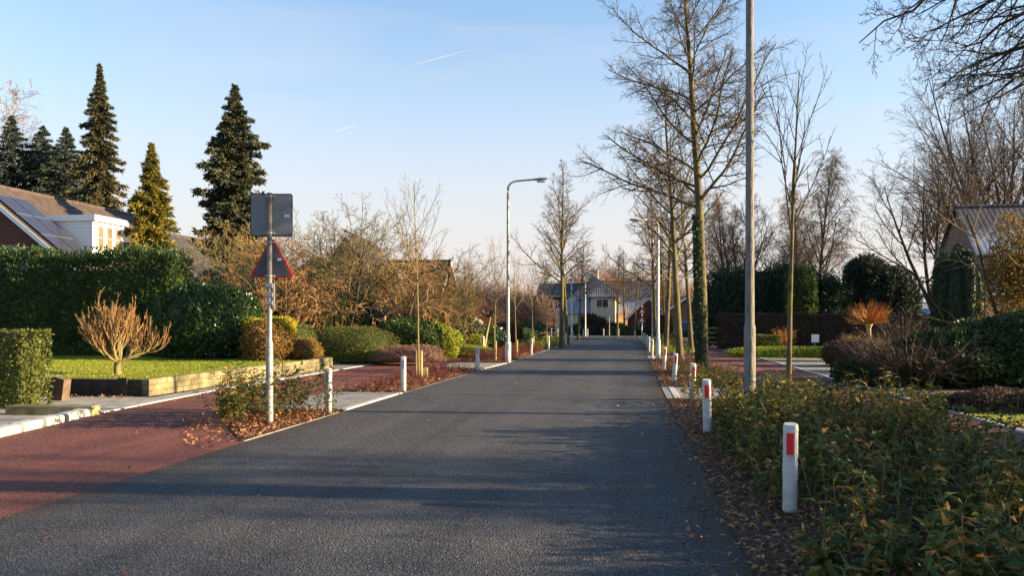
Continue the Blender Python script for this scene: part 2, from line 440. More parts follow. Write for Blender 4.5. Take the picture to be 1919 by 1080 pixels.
M['twig_warm'] = barkm('twig_warm_brown', (0.19, 0.11, 0.045), (0.33, 0.2, 0.085), None, 3)
M['twig_olive'] = barkm('twig_olive', (0.12, 0.1, 0.042), (0.22, 0.18, 0.075), None, 3)
M['twig_orange'] = barkm('twig_orange', (0.35, 0.13, 0.035), (0.5, 0.22, 0.06), None, 3)
M['twig_red'] = barkm('twig_red', (0.22, 0.085, 0.07), (0.34, 0.15, 0.11), None, 3)
M['twig_pink'] = barkm('twig_far_brown', (0.2, 0.12, 0.09), (0.32, 0.2, 0.14), None, 3)
M['bark_white'] = barkm('bark_pale', (0.2, 0.17, 0.14), (0.3, 0.26, 0.22), None, 5)
M['laurel'] = leafm('leaf_laurel', [(0.026, 0.055, 0.02), (0.06, 0.105, 0.026), (0.13, 0.18, 0.035)])
M['rhodo'] = leafm('leaf_dark_glossy', [(0.015, 0.04, 0.014), (0.04, 0.085, 0.02), (0.08, 0.14, 0.03)], 0.3, 0.2, 0.5)
M['box'] = leafm('leaf_small_olive', [(0.055, 0.07, 0.018), (0.115, 0.14, 0.028), (0.2, 0.21, 0.045)])
M['yew'] = leafm('needle_dark', [(0.014, 0.032, 0.02), (0.028, 0.056, 0.028), (0.055, 0.085, 0.035)], 0.6, 0.15)
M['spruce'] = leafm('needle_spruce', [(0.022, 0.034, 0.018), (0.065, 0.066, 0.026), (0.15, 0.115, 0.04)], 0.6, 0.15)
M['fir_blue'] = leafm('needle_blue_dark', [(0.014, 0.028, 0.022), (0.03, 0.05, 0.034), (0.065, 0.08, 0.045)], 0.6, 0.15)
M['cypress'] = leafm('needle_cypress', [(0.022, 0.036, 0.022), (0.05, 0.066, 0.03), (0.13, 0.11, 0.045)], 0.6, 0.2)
M['autumn2'] = leafm('leaf_golden_olive', [(0.09, 0.07, 0.02), (0.2, 0.14, 0.03), (0.36, 0.21, 0.05)], 0.6, 0.4)
M['gold'] = leafm('needle_gold', [(0.045, 0.06, 0.012), (0.15, 0.14, 0.018), (0.36, 0.28, 0.035)], 0.6, 0.3)
M['yellow'] = leafm('leaf_yellow', [(0.25, 0.26, 0.02), (0.48, 0.42, 0.03), (0.6, 0.5, 0.05)], 0.5, 0.4)
M['autumn'] = leafm('leaf_autumn', [(0.1, 0.1, 0.03), (0.25, 0.13, 0.03), (0.32, 0.22, 0.05)], 0.6, 0.3)
M['beech'] = leafm('leaf_brown_dry', [(0.05, 0.038, 0.028), (0.095, 0.065, 0.045), (0.14, 0.1, 0.06)], 0.7, 0.2)
M['bed'] = leafm('leaf_bed_shrub', [(0.022, 0.04, 0.011), (0.055, 0.085, 0.018), (0.11, 0.13, 0.028), (0.22, 0.17, 0.04), (0.45, 0.22, 0.055)], 0.5, 0.35, 0.2)
M['litter'] = leafm('leaf_litter', [(0.06, 0.024, 0.014), (0.19, 0.075, 0.034), (0.34, 0.15, 0.06), (0.5, 0.29, 0.14)], 0.7, 0.15)
M['heather'] = leafm('heather_pinkish', [(0.12, 0.06, 0.045), (0.26, 0.14, 0.1), (0.36, 0.24, 0.16)], 0.6, 0.3)
M['redstem'] = leafm('leaf_redbrown', [(0.1, 0.03, 0.022), (0.2, 0.055, 0.035), (0.34, 0.13, 0.07)], 0.6, 0.3)
M['lime'] = leafm('leaf_lime', [(0.14, 0.18, 0.02), (0.28, 0.33, 0.03), (0.4, 0.42, 0.06)], 0.5, 0.4)
M['ivy'] = leafm('leaf_ivy', [(0.018, 0.04, 0.016), (0.042, 0.072, 0.026), (0.085, 0.11, 0.036)], 0.45, 0.2, 0.2)
M['blade'] = leafm('grass_blade', [(0.14, 0.2, 0.012), (0.34, 0.4, 0.025), (0.46, 0.45, 0.06)], 0.6, 0.4)
M['juniper'] = leafm('needle_purple_brown', [(0.05, 0.03, 0.022), (0.09, 0.05, 0.03), (0.1, 0.08, 0.04)], 0.7, 0.15)
M['contrail'] = flat('ice_trail', (0.9, 0.88, 0.86), 1.0, 0.02)

# ------------------------------------------------------------------ foliage and twigs
def leaves(mb, rng, P, T, N, ln, wd, droop=0.25, hi=False, tint=None, mi=0):
    """P leaf bases, T directions towards the tips, N rough upper sides"""
    n = len(P); T = nrm(T); Sd = nrm(np.cross(T, N)); U = np.cross(Sd, T)
    ln = np.broadcast_to(ln, (n,))[:, None]; wd = np.broadcast_to(wd, (n,))[:, None]
    tip = P + T * ln - U * ln * droop
    mid = P + T * ln * 0.45
    l = mid + Sd * wd * 0.5 + U * wd * 0.12; r = mid - Sd * wd * 0.5 + U * wd * 0.12
    tint = rng.random(n) if tint is None else tint
    if hi:
        c = mid - U * wd * 0.08
        V = np.stack([P, l, c, r, tip], 1).reshape(-1, 3); b = np.arange(n)[:, None] * 5
        F = np.concatenate([b + [0, 2, 1], b + [0, 3, 2], b + [1, 2, 4], b + [2, 3, 4]])
        mb.add(V, F, np.tile(tint, 4), mi)
    else:
        V = np.stack([P, r, tip, l], 1).reshape(-1, 3); b = np.arange(n)[:, None] * 4
        mb.add(V, b + [0, 1, 2, 3], tint, mi)
    return mb
def randdir(rng, n): return nrm(rng.normal(size=(n, 3)))
def lump(D, seed, k=3.0):
    r = np.random.default_rng(seed); s = 0
    for i in range(5):
        a = r.normal(size=3) * k * (1 + 0.5 * i); s = s + np.sin(D @ a + r.random() * 6.3) / (1 + 0.5 * i)
    return s / 3.0
LEAFN = 1.5
def blob(mb, rng, n, size, ln, wd, c=(0, 0, 0), bumpy=0.15, up=0.4, p=2.4, zmin=0.0, depth=0.16, core=True, hi=False, flatb=True, coremi=0, tb=None, k=3.0):
    """leafy mound: superellipsoid of half sizes, cut at zmin, lumpy outline"""
    sx, sy, sz = size; seed = int(rng.integers(1e9)); c = np.array(c, float)
    def surf(D):
        rr = (np.abs(D[:, 0]) ** p + np.abs(D[:, 1]) ** p + np.abs(D[:, 2]) ** p) ** (-1 / p)
        return D * rr[:, None] * (1 + bumpy * lump(D, seed, k))[:, None] * np.array([sx, sy, sz])
    n = int(n * LEAFN); ln, wd = ln * 1.25, wd * 1.45
    D = randdir(rng, int(n * 2.4))
    Q = surf(D)
    Q = Q * (1 - depth * rng.random(len(Q)) ** 1.5)[:, None] + c
    ok = Q[:, 2] > zmin; Q, D = Q[ok][:n], D[ok][:n]
    Nn = nrm(D / np.array([sx, sy, sz]))
    T = nrm(Nn * 0.6 + randdir(rng, len(Q)) * 0.8 + np.array([0, 0, up]))
    N2 = nrm(Nn + randdir(rng, len(Q)) * 0.9)
    tint = np.clip(rng.normal(0.5, 0.22, len(Q)) + 0.25 * lump(Q, seed + 1, 1.6), 0, 1)
    if tb is not None: tint = np.clip(tint + tb * (Q[:, 2] - c[2]) / sz, 0, 1)
    leaves(mb, rng, Q, T, N2, ln * rng.uniform(0.7, 1.3, len(Q)), wd * rng.uniform(0.7, 1.2, len(Q)), 0.2, hi, tint)
    if core:
        nu, nv = 28, 16
        D = np.array([(math.cos(2 * math.pi * i / nu) * math.cos(e), math.sin(2 * math.pi * i / nu) * math.cos(e), math.sin(e)) for e in np.linspace(-1.57, 1.57, nv) for i in range(nu)])
        V = surf(D) * (0.97 - depth * 1.05) + c; V[:, 2] = np.maximum(V[:, 2], zmin - 0.02)
        F = [(j * nu + i, j * nu + (i + 1) % nu, (j + 1) * nu + (i + 1) % nu, (j + 1) * nu + i) for j in range(nv - 1) for i in range(nu)]
        mb.add(V, F, 0.3, coremi)  # core tinted darker than the leaves, inner shade put into its colour
    return mb
def hedge(mb, rng, n, L, Wd, Ht, ln, wd, bumpy=0.08, depth=0.1, topjit=0.12, hi=False, z0=0.0, up=0.5):
    """clipped hedge, box from x -L/2..L/2, y -Wd/2..Wd/2"""
    n = int(n * LEAFN); ln, wd = ln * 1.25, wd * 1.45
    ar = np.array([L * Wd, L * Ht, L * Ht, Wd * Ht, Wd * Ht]); f = rng.choice(5, n, p=ar / ar.sum())
    u, v = rng.random(n), rng.random(n)
    P = np.zeros((n, 3)); N = np.zeros((n, 3))
    for i, (nx, ny, nz_) in enumerate(((0, 0, 1), (0, -1, 0), (0, 1, 0), (-1, 0, 0), (1, 0, 0))):
        k = f == i; N[k] = (nx, ny, nz_)
        if i == 0: P[k] = np.stack([(u[k] - .5) * L, (v[k] - .5) * Wd, np.full(k.sum(), Ht)], 1)
        elif i < 3: P[k] = np.stack([(u[k] - .5) * L, np.full(k.sum(), ny * Wd / 2), v[k] * Ht], 1)
        else: P[k] = np.stack([np.full(k.sum(), nx * L / 2), (u[k] - .5) * Wd, v[k] * Ht], 1)
    s = int(rng.integers(1e9))
    P = P + N * (bumpy * lump(P, s, 1.1) - depth * rng.random(n) ** 1.3)[:, None]
    P[:, 2] += z0 + np.where(f == 0, topjit * rng.random(n) ** 2, 0)
    T = nrm(N * 0.5 + randdir(rng, n) * 0.7 + np.array([0, 0, up]))
    tint = np.clip(rng.normal(0.45, 0.22, n) + 0.2 * lump(P, s + 2, 1.5), 0, 1)
    leaves(mb, rng, P, T, nrm(N + randdir(rng, n) * 1.0), ln * rng.uniform(0.7, 1.3, n), wd * rng.uniform(0.7, 1.2, n), 0.2, hi, tint)
    d = depth * 1.2 + bumpy
    mb.box(-L / 2 + d, L / 2 - d, -Wd / 2 + d, Wd / 2 - d, z0, z0 + Ht - d, tint=0.3)  # inner box in a darker leaf tint, shade inside the hedge as colour
    return mb

def grow(rng, S, D, L, R0, nseg, wob, trop, tip=0.3):
    B = len(S); P = [S]; Ds = [D]; D = nrm(D)
    for i in range(nseg):
        D = nrm(D + rng.normal(0, wob, (B, 3)) + np.array([0, 0, trop]))
        S = S + D * (L / nseg)[:, None]; P.append(S); Ds.append(D)
    t = np.linspace(0, 1, nseg + 1)
    return np.stack(P, 1), R0[:, None] * (1 - (1 - tip) * t[None]), np.stack(Ds, 1)
def spawn(rng, P, Rad, Ds, L, K, t0, t1, a0, a1, l0, l1, rf, flatten=0.0, rmin=0.004):
    B, N, _ = P.shape
    u = (np.arange(K)[None] + rng.random((B, K))) / K
    t = t0 + (t1 - t0) * u
    x = t * (N - 1); i = np.minimum(x.astype(int), N - 2); fr = (x - i)[..., None]
    b = np.arange(B)[:, None]
    S = P[b, i] * (1 - fr) + P[b, i + 1] * fr; D = nrm(Ds[b, np.minimum(i + 1, N - 1)])
    az = rng.random((B, 1)) * 6.28 + np.arange(K)[None] * 2.4 + rng.normal(0, 0.4, (B, K))
    ref = np.where(np.abs(D[..., 2:3]) > 0.9, np.array([1.0, 0, 0]), np.array([0, 0, 1.0]))
    U = nrm(np.cross(D, ref)); V = np.cross(D, U)
    side = np.cos(az)[..., None] * U + np.sin(az)[..., None] * V * (1 - flatten)
    side = nrm(side)
    an = (a0 + (a1 - a0) * u) * rng.uniform(0.8, 1.2, (B, K))
    C = np.cos(an)[..., None] * D + np.sin(an)[..., None] * side
    Lc = L[:, None] * (l0 + (l1 - l0) * u) * rng.uniform(0.7, 1.25, (B, K))
    rr = Rad[b, i] * rf
    rr = np.maximum(np.minimum(rr, Lc * 0.03), rmin)
    return S.reshape(-1, 3), C.reshape(-1, 3), Lc.ravel(), rr.ravel()
def tree(rng, stems, stemspec, levels, rmin=0.004, split=1, flare=1.0):
    """stems: (S,D,L,R); stemspec nseg,wob,trop,tip,sides; levels K,t0,t1,a0,a1,l0,l1,rf,nseg,wob,trop,sides,flatten"""
    tr, cr = MB(), MB(); S, D, L, R0 = [np.array(a, float) for a in stems]
    nseg, wob, trop, tip, sides = stemspec
    P, Rad, Ds = grow(rng, S, D, L, R0, nseg, wob, trop, tip)
    if flare > 1: Rad[:, 0] *= flare
    tr.tubes(P, Rad, sides)
    ends = []
    for li, (K, t0, t1, a0, a1, l0, l1, rf, nseg, wob, trop, sides, fl) in enumerate(levels):
        S, D, L, R0 = spawn(rng, P, Rad, Ds, L, K, t0, t1, R(a0), R(a1), l0, l1, rf, fl, rmin)
        P, Rad, Ds = grow(rng, S, D, L, R0, nseg, wob, trop, 0.35)
        (tr if li < split - 1 else cr).tubes(P, Rad, sides)
    return tr, cr, P

def conifer(rng, H, Rm, nb, per, ln, wd, droop=0.35, rise=0.0, prof=1.0, base=0.04, spread=0.16, hang=0.5, tipup=0.0, noise_r=0.3):
    """trunk plus layered boughs clothed with needles"""
    tr, cr = MB(), MB()
    tr.tube([(0, 0, 0), (0, 0, H * 0.5), (0, 0, H * 0.97)], [Rm * 0.09, Rm * 0.055, 0.02], 8)
    u = base + (1 - base) * (np.arange(nb) + rng.random(nb)) / nb
    u = u ** 0.8
    th = np.arange(nb) * 2.4 + rng.normal(0, 0.3, nb)
    Lb = Rm * np.clip((1 - u) ** prof, 0, 1) * np.clip((1 - u) / .2, 0, 1) ** .35 * (1 - noise_r * rng.random(nb)) + 0.06
    Lb *= 1 + 0.18 * np.sin(th * 2 + u * 9)
    t = rng.random((nb, per)) ** 0.7
    o = np.stack([np.cos(th), np.sin(th), np.zeros(nb)], 1)[:, None, :]
    q = np.stack([-np.sin(th), np.cos(th), np.zeros(nb)], 1)[:, None, :]
    zz = (u * H)[:, None] + Lb[:, None] * (rise * t - droop * t ** 1.5 + tipup * t ** 4)
    sp = spread * Lb[:, None] * (1.15 - t) + 0.05
    P = o * (Lb[:, None] * t)[..., None] + q * (rng.normal(size=(nb, per)) * sp)[..., None]
    P[..., 2] += zz + rng.normal(size=(nb, per)) * 0.35 * sp - rng.random((nb, per)) * 0.25 * sp
    P = P.reshape(-1, 3)
    T = nrm(np.repeat(o, per, 1).reshape(-1, 3) * 0.9 + rng.normal(size=P.shape) * 0.55 + np.array([0, 0, -hang]))
    fs = np.repeat(np.clip(.3 + 1.3 * Lb / Rm, .35, 1), per); ln = ln * fs; wd = wd * fs
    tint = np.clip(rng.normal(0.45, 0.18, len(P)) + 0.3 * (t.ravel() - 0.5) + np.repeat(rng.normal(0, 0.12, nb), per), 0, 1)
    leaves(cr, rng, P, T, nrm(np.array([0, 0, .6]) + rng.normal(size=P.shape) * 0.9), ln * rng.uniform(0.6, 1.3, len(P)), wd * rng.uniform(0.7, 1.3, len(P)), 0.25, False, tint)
    Pb = np.stack([np.stack([o[:, 0, 0] * Lb * s, o[:, 0, 1] * Lb * s, u * H + Lb * (rise * s - droop * s ** 1.5 + tipup * s ** 4)], 1) for s in (0, 0.35, 0.7, 0.95)], 1)
    tr.tubes(Pb, np.stack([np.full(nb, 0.05), np.full(nb, 0.035), np.full(nb, 0.02), np.full(nb, 0.008)], 1), 3)
    return tr, cr

# ================================================================== THE GROUND
def sheet(name, poly, z, mat, kind='structure', label=None):
    mb = MB(); bm = bmesh.new()
    f = bm.faces.new([bm.verts.new((x, y, z)) for x, y in poly])
    if f.normal.z < 0: bm.normal_update()
    bmesh.ops.triangulate(bm, faces=bm.faces[:]); bm.verts.index_update()
    mb.addbm(bm); o = mb.build(name, mat)
    o.data.update()
    return tag(o, kind=kind, label=label)
RL, RR = -5.0, 0.75
sheet('ground', [(-900, -60), (900, -60), (900, 1800), (-900, 1800)], 0.0, M['earth'])
sheet('road', [(RL, -12), (RR, -12), (0.85, 40), (0.95, 84), (26, 87), (26, 93), (-3, 92), (-34, 91), (-34, 86), (-6.5, 85), (-4.55, 78), (-4.4, 40), (-4.75, 24), (-4.93, 16), (-5.0, 9.3)], 0.012, M['road'])
sheet('bike_path', [(-4.6, -12), (-4.6, 9.0), (-5.1, 9.3), (-6.65, 12.5), (-6.65, 24), (-6.6, 28), (-6.4, 41), (-6.3, 62), (-8.5, 84), (-10, 84), (-8.4, 62), (-8.75, 41), (-9.35, 28), (-9.35, 16), (-9.1, 12), (-8.5, 9), (-8.3, 6), (-8.3, -12)], 0.008, M['red'])
sheet('bike_path', [(3.3, -12), (5.4, -12), (5.5, 30), (5.5, 44), (4.6, 62), (3.6, 84), (2.2, 84), (2.9, 62), (3.3, 44), (2.95, 28), (2.95, 12)], 0.008, M['red'])
sheet('pavement', [(-8.5, 9), (-9.1, 12), (-9.35, 16), (-9.35, 28), (-8.75, 41), (-8.4, 62), (-10, 62), (-10.2, 41), (-10.4, 24.6), (-9.95, 24.4), (-9.85, 14.3), (-19, 13.3), (-19, 11.9), (-11.5, 11.5), (-11, 9), (-10.6, -2), (-8.3, -2)], 0.016, M['paver_slab'])
sheet('driveway', [(-10.2, 24.4), (-9.35, 24.4), (-9.35, 27.2), (-10.4, 27.2), (-22, 30), (-22, 26.4)], 0.024, M['paver_grey'])
def crossing(poly): return sheet('driveway_crossing', poly, 0.02, M['paver_grey'])
crossing([(-6.68, 12.9), (-5.02, 12.75), (-4.93, 15.95), (-6.62, 15.95)])
crossing([(-6.6, 25.0), (-4.74, 24.6), (-4.58, 28.0), (-6.55, 28.0)])
crossing([(0.78, 15.7), (2.95, 15.7), (2.95, 18.3), (0.78, 18.3)])
crossing([(0.85, 32), (3.0, 32), (3.1, 35), (0.85, 35)])
sheet('soil_bed', [(-6.65, 12.5), (-5.9, 10.4), (-5.05, 9.2), (-4.98, 12.75), (-6.68, 12.9)], 0.02, M['soil'])
sheet('soil_bed', [(-6.62, 15.95), (-4.93, 15.95), (-4.74, 24.6), (-6.6, 25)], 0.02, M['soil'])
sheet('soil_bed', [(-6.55, 28), (-4.58, 28), (-4.5, 41), (-4.5, 62), (-6.3, 62), (-6.4, 41)], 0.02, M['soil'])
sheet('soil_bed', [(0.78, -3), (4.0, -3), (4.0, 8), (3.2, 11), (2.95, 15.7), (0.78, 15.7)], 0.02, M['soil'])
sheet('soil_bed', [(0.78, 18.3), (2.95, 18.3), (2.95, 28), (3.0, 32), (0.85, 32)], 0.02, M['soil'])
sheet('soil_bed', [(0.85, 35), (3.1, 35), (3.3, 44), (2.9, 62), (0.9, 62)], 0.02, M['soil'])
sheet('gravel_yard', [(5.7, 19.5), (9.5, 22), (8.8, 26), (8, 34), (5.65, 33)], 0.012, M['gravel'])
sheet('lawn', [(5.7, 33.2), (9, 34.2), (18, 37), (18, 44), (5.7, 43)], 0.016, M['lawn'])
sheet('lawn', [(5.65, 11.8), (12, 13), (12, 18), (7.4, 16.9), (5.65, 16.6)], 0.016, M['lawn'])
sheet('lawn', [(-10.1, 29.8), (-9, 41), (-8.6, 62), (-22, 62), (-22, 30)], 0.012, M['lawn'])
# raised garden lawn behind the block wall
mb = MB(); mb.prism([(-10.12, 14.6), (-10.15, 24.3), (-13.8, 26.6), (-24, 25.5), (-24, 14.6)], 0.0, 0.3)
tag(mb.build('lawn', M['lawn']), kind='structure')

# kerbs
def kerbline(pts, wd, h, mat, seg=1.0, ch=0.015, name='kerb', gap=0.008):
    mb = MB()
    for (a, b) in zip(pts[:-1], pts[1:]):
        a, b = np.array(a, float), np.array(b, float); L = np.linalg.norm(b - a); n = max(1, round(L / seg)); an = math.atan2(b[1] - a[1], b[0] - a[0])
        for i in range(n):
            x0, x1 = L * i / n + gap, L * (i + 1) / n - gap
            m2 = MB(); m2.bbox(x0, x1, 0, wd, -0.05, h + random.uniform(-.004, .004), ch)
            V = m2.v[0]; c, s = math.cos(an), math.sin(an)
            V[:] = np.stack([a[0] + V[:, 0] * c - V[:, 1] * s, a[1] + V[:, 0] * s + V[:, 1] * c, V[:, 2]], 1)
            off = mb.n; mb.v.append(V); mb.n += len(V)
            for f, t, m_ in zip(m2.f, m2.t, m2.m): mb.f.append(f + off); mb.t.append(t); mb.m.append(m_)
    return tag(mb.build(name, mat, smooth=False), kind='structure')
random.seed(5)
kerbline([(-8.32, -2), (-8.32, 6), (-8.5, 9), (-9.02, 11.7)], 0.26, 0.13, M['kerb_white'], 0.6, 0.05, gap=0.022)
kerbline([(-9.02, 11.75), (-9.35, 16), (-9.35, 28), (-8.75, 41), (-8.4, 62)], 0.12, 0.028, M['kerb'])
kerbline([(5.42, -4), (5.5, 30), (5.5, 44), (4.7, 60)][::1], 0.0, 0, M['kerb']) if False else None
kerbline([(4.75, 60), (5.62, 44), (5.62, 30), (5.52, -4)], 0.12, 0.03, M['kerb'])
kerbline([(-5.04, 9.2), (-5.0, 12.8)], 0.06, 0.016, M['kerb_dull'])
kerbline([(-5.0, 12.8), (-4.93, 15.95)], 0.14, 0.03, M['kerb'])
kerbline([(-4.93, 15.95), (-4.75, 24.6)], 0.06, 0.016, M['kerb_dull'])
kerbline([(-4.74, 24.6), (-4.56, 28)], 0.14, 0.03, M['kerb'])
kerbline([(-4.56, 28), (-4.42, 41), (-4.5, 62)], 0.06, 0.016, M['kerb_dull'])
kerbline([(0.93, 18.3), (0.93, 15.7)], 0.14, 0.03, M['kerb'])
kerbline([(1.0, 35), (0.98, 32)], 0.14, 0.03, M['kerb'])

# grass blades on the lawns
def inpoly(rng, poly, n):
    p = np.array(poly, float); lo, hi = p.min(0), p.max(0); out = []
    while sum(map(len, out)) < n:
        q = lo + (hi - lo) * rng.random((n, 2)); c = np.zeros(n, bool); j = len(p) - 1
        for i in range(len(p)):
            xi, yi, xj, yj = *p[i], *p[j]
            c ^= ((yi > q[:, 1]) != (yj > q[:, 1])) & (q[:, 0] < (xj - xi) * (q[:, 1] - yi) / (yj - yi + 1e-12) + xi); j = i
        out.append(q[c])
    return np.concatenate(out)[:n]
rng = np.random.default_rng(1)
def grass(polys, n, h, z=0.0):
    mb = MB()
    for poly, k in polys:
        q = inpoly(rng, poly, k); P = np.concatenate([q, np.full((k, 1), z)], 1)
        T = nrm(rng.normal(size=(k, 3)) * 0.35 + np.array([0, 0, 1]))
        tt = np.clip(rng.normal(.5, .2, k) + 0.3 * lump(P, 4, 1.0), 0, 1)
        leaves(mb, rng, P, T, nrm(np.array([0, -1, 0.2]) + rng.normal(size=(k, 3)) * .6), h * rng.uniform(.5, 1.2, k), 0.016, 0.3, False, tt)
    return tag(mb.build('grass', M['blade']), 'short lawn grass', kind='stuff')
grass([([(-10.2, 14.7), (-10.2, 24.2), (-13.8, 26.4), (-22, 25.4), (-19, 14.7)], 34000)], 0, 0.05, 0.3)
grass([([(5.75, 33.3), (9, 34.2), (16, 37), (16, 43), (5.75, 43)], 8000), ([(5.75, 12), (11, 13), (11, 17.5), (7.4, 16.8), (5.75, 16.5)], 9000), ([(-10.2, 30), (-9.1, 41), (-8.7, 60), (-12, 60), (-12, 30)], 7000)], 0, 0.06, 0.0)

# ================================================================== LEFT GARDEN WALLS
w1 = thing('retaining_wall', 'low weathered block retaining wall along the left lawn, sunlit side to the cycle path', 'wall', (-10.0, 14.4, 0))
mb = MB(); r5 = random.Random(3)
def blockwall(mb, x, y0, y1, z1, seg=0.62, rows=3, th=0.17, axis='y'):
    L = y1 - y0; hgt = z1 / rows
    for k in range(rows):
        n = max(1, round(L / seg)); o = seg * 0.5 * (k % 2)
        e = [0.0] + [min(L, i * seg + o) for i in range(1, n + 1) if 0.1 < i * seg + o < L - 0.1] + [L]
        for a, b in zip(e[:-1], e[1:]):
            j = r5.uniform(-.006, .006)
            if axis == 'y': mb.bbox(x - th + j, x + j, y0 + a + .004, y0 + b - .004, k * hgt + .002, (k + 1) * hgt - .003, .01, tint=r5.random())
            else: mb.bbox(y0 + a + .004, y0 + b - .004, x - th + j, x + j, k * hgt + .002, (k + 1) * hgt - .003, .01, tint=r5.random())
blockwall(mb, 0.0, 0.0, 9.9, 0.38)
mb.build('long_side', M['sleeper'], w1)
mb = MB(); blockwall(mb, 0.17, -9.0, -0.17, 0.37, 1.2, 2, axis='x'); mb.box(-0.72, -0.5, -0.03, 0.0, 0, .4)
mb.build('short_side', M['shaded_block'], w1)
w2 = thing('planter_wall', 'low block edging beneath the clipped mound hedge beside the driveway', 'wall', (-9.9, 27.4, 0))
mb = MB(); blockwall(mb, 0.0, 0.0, 9.6, 0.26, 0.6, 2); mb.build('long_side', M['sleeper'], w2)
mb = MB(); blockwall(mb, 0.17, -3.6, -0.17, 0.26, 0.9, 2, axis='x'); mb.build('short_side', M['shaded_block'], w2)
x, y = G(112, 752)
t = MB(); t.prism([(-.13, -.09), (.12, -.1), (.13, .09), (-.12, .1)], 0, .48); V = t.v[0]; V[:, 0] += V[:, 2] * .12; V[V[:, 2] > .3, 2] += V[V[:, 2] > .3, 0] * -.25
tag(t.build('wooden_stump', M['stump'], loc=(x, y, 0)), 'short cut wooden post leaning at the end of the low left hedge', 'post')
t = MB(); t.bbox(-.75, .75, -.13, .13, 0, .17, .02)
tag(t.build('timber_beam', M['sleeper'], loc=(*G(100, 779), 0), rz=.12), 'squat timber beam lying by the white kerb in front of the wooden stump', 'beam')
t = MB(); t.lathe([(.035, 0), (.035, .2), (.06, .21), (.06, .27), (.0, .3)], 10)
x, y = W(403, 25.0)
tag(t.build('garden_lamp', M['rubber'], loc=(x, y, .3)), 'tiny dark garden light at the back edge of the left lawn', 'lamp')

# ================================================================== POSTS, LAMPS AND SIGNS
def section(w_, d_, n=20, p=2.5):
    a = np.arange(n) / n * 2 * math.pi
    c, s = np.cos(a), np.sin(a); r = (np.abs(c) ** p + np.abs(s) ** p) ** (-1 / p)
    return np.stack([c * r * w_ / 2, s * r * d_ / 2], 1)
def make_post(H, refl, name='reflector_post'):
    root = thing(name, 'x', 'bollard')
    mb = MB(); zs = [(-.05, 1), (.02, 1), (H - .42, 1), (H - .415, 1.04), (H - .33, 1.04), (H - .325, 1), (H - .06, 1), (H - .055, 1.03), (H - .035, 1.03), (H - .03, 1), (H - .008, .97), (H, .9), (H, .02)]
    rings = []
    for z, s in zs:
        q = section(.118 * s, .095 * s); rings.append(np.concatenate([q, (z + np.where(z > H - .1, q[:, 1:2] * .18, 0) * np.ones((20, 1)))], 1))
    n = 20; F = [(i * n + j, i * n + (j + 1) % n, (i + 1) * n + (j + 1) % n, (i + 1) * n + j) for i in range(len(zs) - 1) for j in range(n)]
    mb.add(np.concatenate(rings), F); mb.build('post', M['plastic'], root, smooth=False)
    fr = MB(); fr.bbox(-.04, .04, -.054, -.03, H - .265, H - .055, .004); fr.build('reflector_frame', M['sticker'], root)
    rf = MB(); rf.bbox(-.03, .03, -.062, -.04, H - .25, H - .07, .006)
    rf.build('reflector', M[refl], root)
    return root
pr = make_post(.76, 'refl'); pl = make_post(.8, 'reflg')
gr = 'red reflector posts along the right verge'
RP = [(1480, 6.2, 'nearest white reflector post at the right verge, tall in front of the leafy bed', 1.0),
      (1326, 10.6, 'second red reflector post on the right verge, shrubs covering its foot', 1.02),
      (1297, 15.2, 'third red reflector post on the right, just behind the small paved crossing', .98),
      (1263, 19.6, 'fourth red reflector post, leaning a little, left of the two mossy trunks', 1.0),
      (1244, 24.6, 'fifth red reflector post on the right, beside the far lamp foot', 1.0)]
for i, (px, d, lb, s) in enumerate(RP):
    x, y = W(px, d); rz = [-.25, -.1, .1, .05, .15][i]
    if i == 0: pr.location = (x, y, -.01); pr.rotation_euler[2] = rz; pr['label'] = lb; pr['group'] = gr; o = pr
    else: o = dup(pr, (x, y, 0), rz, lb, gr, s)
    o.rotation_euler[1] = [.01, -.02, .03, .06, .05][i]
gl = 'white posts with grey reflectors along the left verge'
LP = [(615, 12.9, 'nearest white post on the left verge, half wrapped in leafy stems', 1.0), (756, 16.9, 'white post on the left verge beside the first staked young tree', 1.0),
      (895, 24.2, 'white post at the left paved crossing before the white lamp', 1.0), (995, 35.2, 'leaning white post behind the left white lamp', 1.0),
      (1028, 42, 'white post at the foot of the first big mossy tree on the left', 1.0), (1061, 51, 'small white post right of the first big mossy tree on the left', 1.0),
      (1073, 57, 'small white post between the two left lamp poles far away', 1.0)]
for i, (px, d, lb, s) in enumerate(LP):
    x, y = W(px, d)
    if i == 0: pl.location = (x, y, 0); pl['label'] = lb; pl['group'] = gl; o = pl
    else: o = dup(pl, (x, y, 0), 0.1, lb, gl, s)
    o.rotation_euler[1] = [.01, .0, .0, .05, 0, 0, 0][i]
FP = [(1222, 33.5, 'far white post on the right where the bed ends'), (1216, 39, 'sixth far white post in the right row'), (1211.5, 45, 'seventh far white post in the right row'), (1207, 52, 'eighth and smallest white post in the right row'),
      (1190, 62, 'white post at the far right road corner'), (1159, 80, 'white post under the left trunk in front of the brown hedge'), (1131, 84, 'white post standing before the cream house wall'), (1101, 80, 'white post at the far lamp before the cream house'), (1093, 72, 'white post at the far left road corner'),
      (1033, 82, 'leftmost tiny white post before the long brick house'), (1045, 82, 'tiny white post before the long brick house, left of the big trunk')]
for px, d, lb in FP:
    x, y = W(px, d); dup(pl, (x, y, 0), 0, lb, 'far white posts at the end of the road')
x, y = W(905, 36); dup(pl, (x, y, 0), 0, 'white post under the leaning knobbly tree beyond the cycle path', None, 1.1)

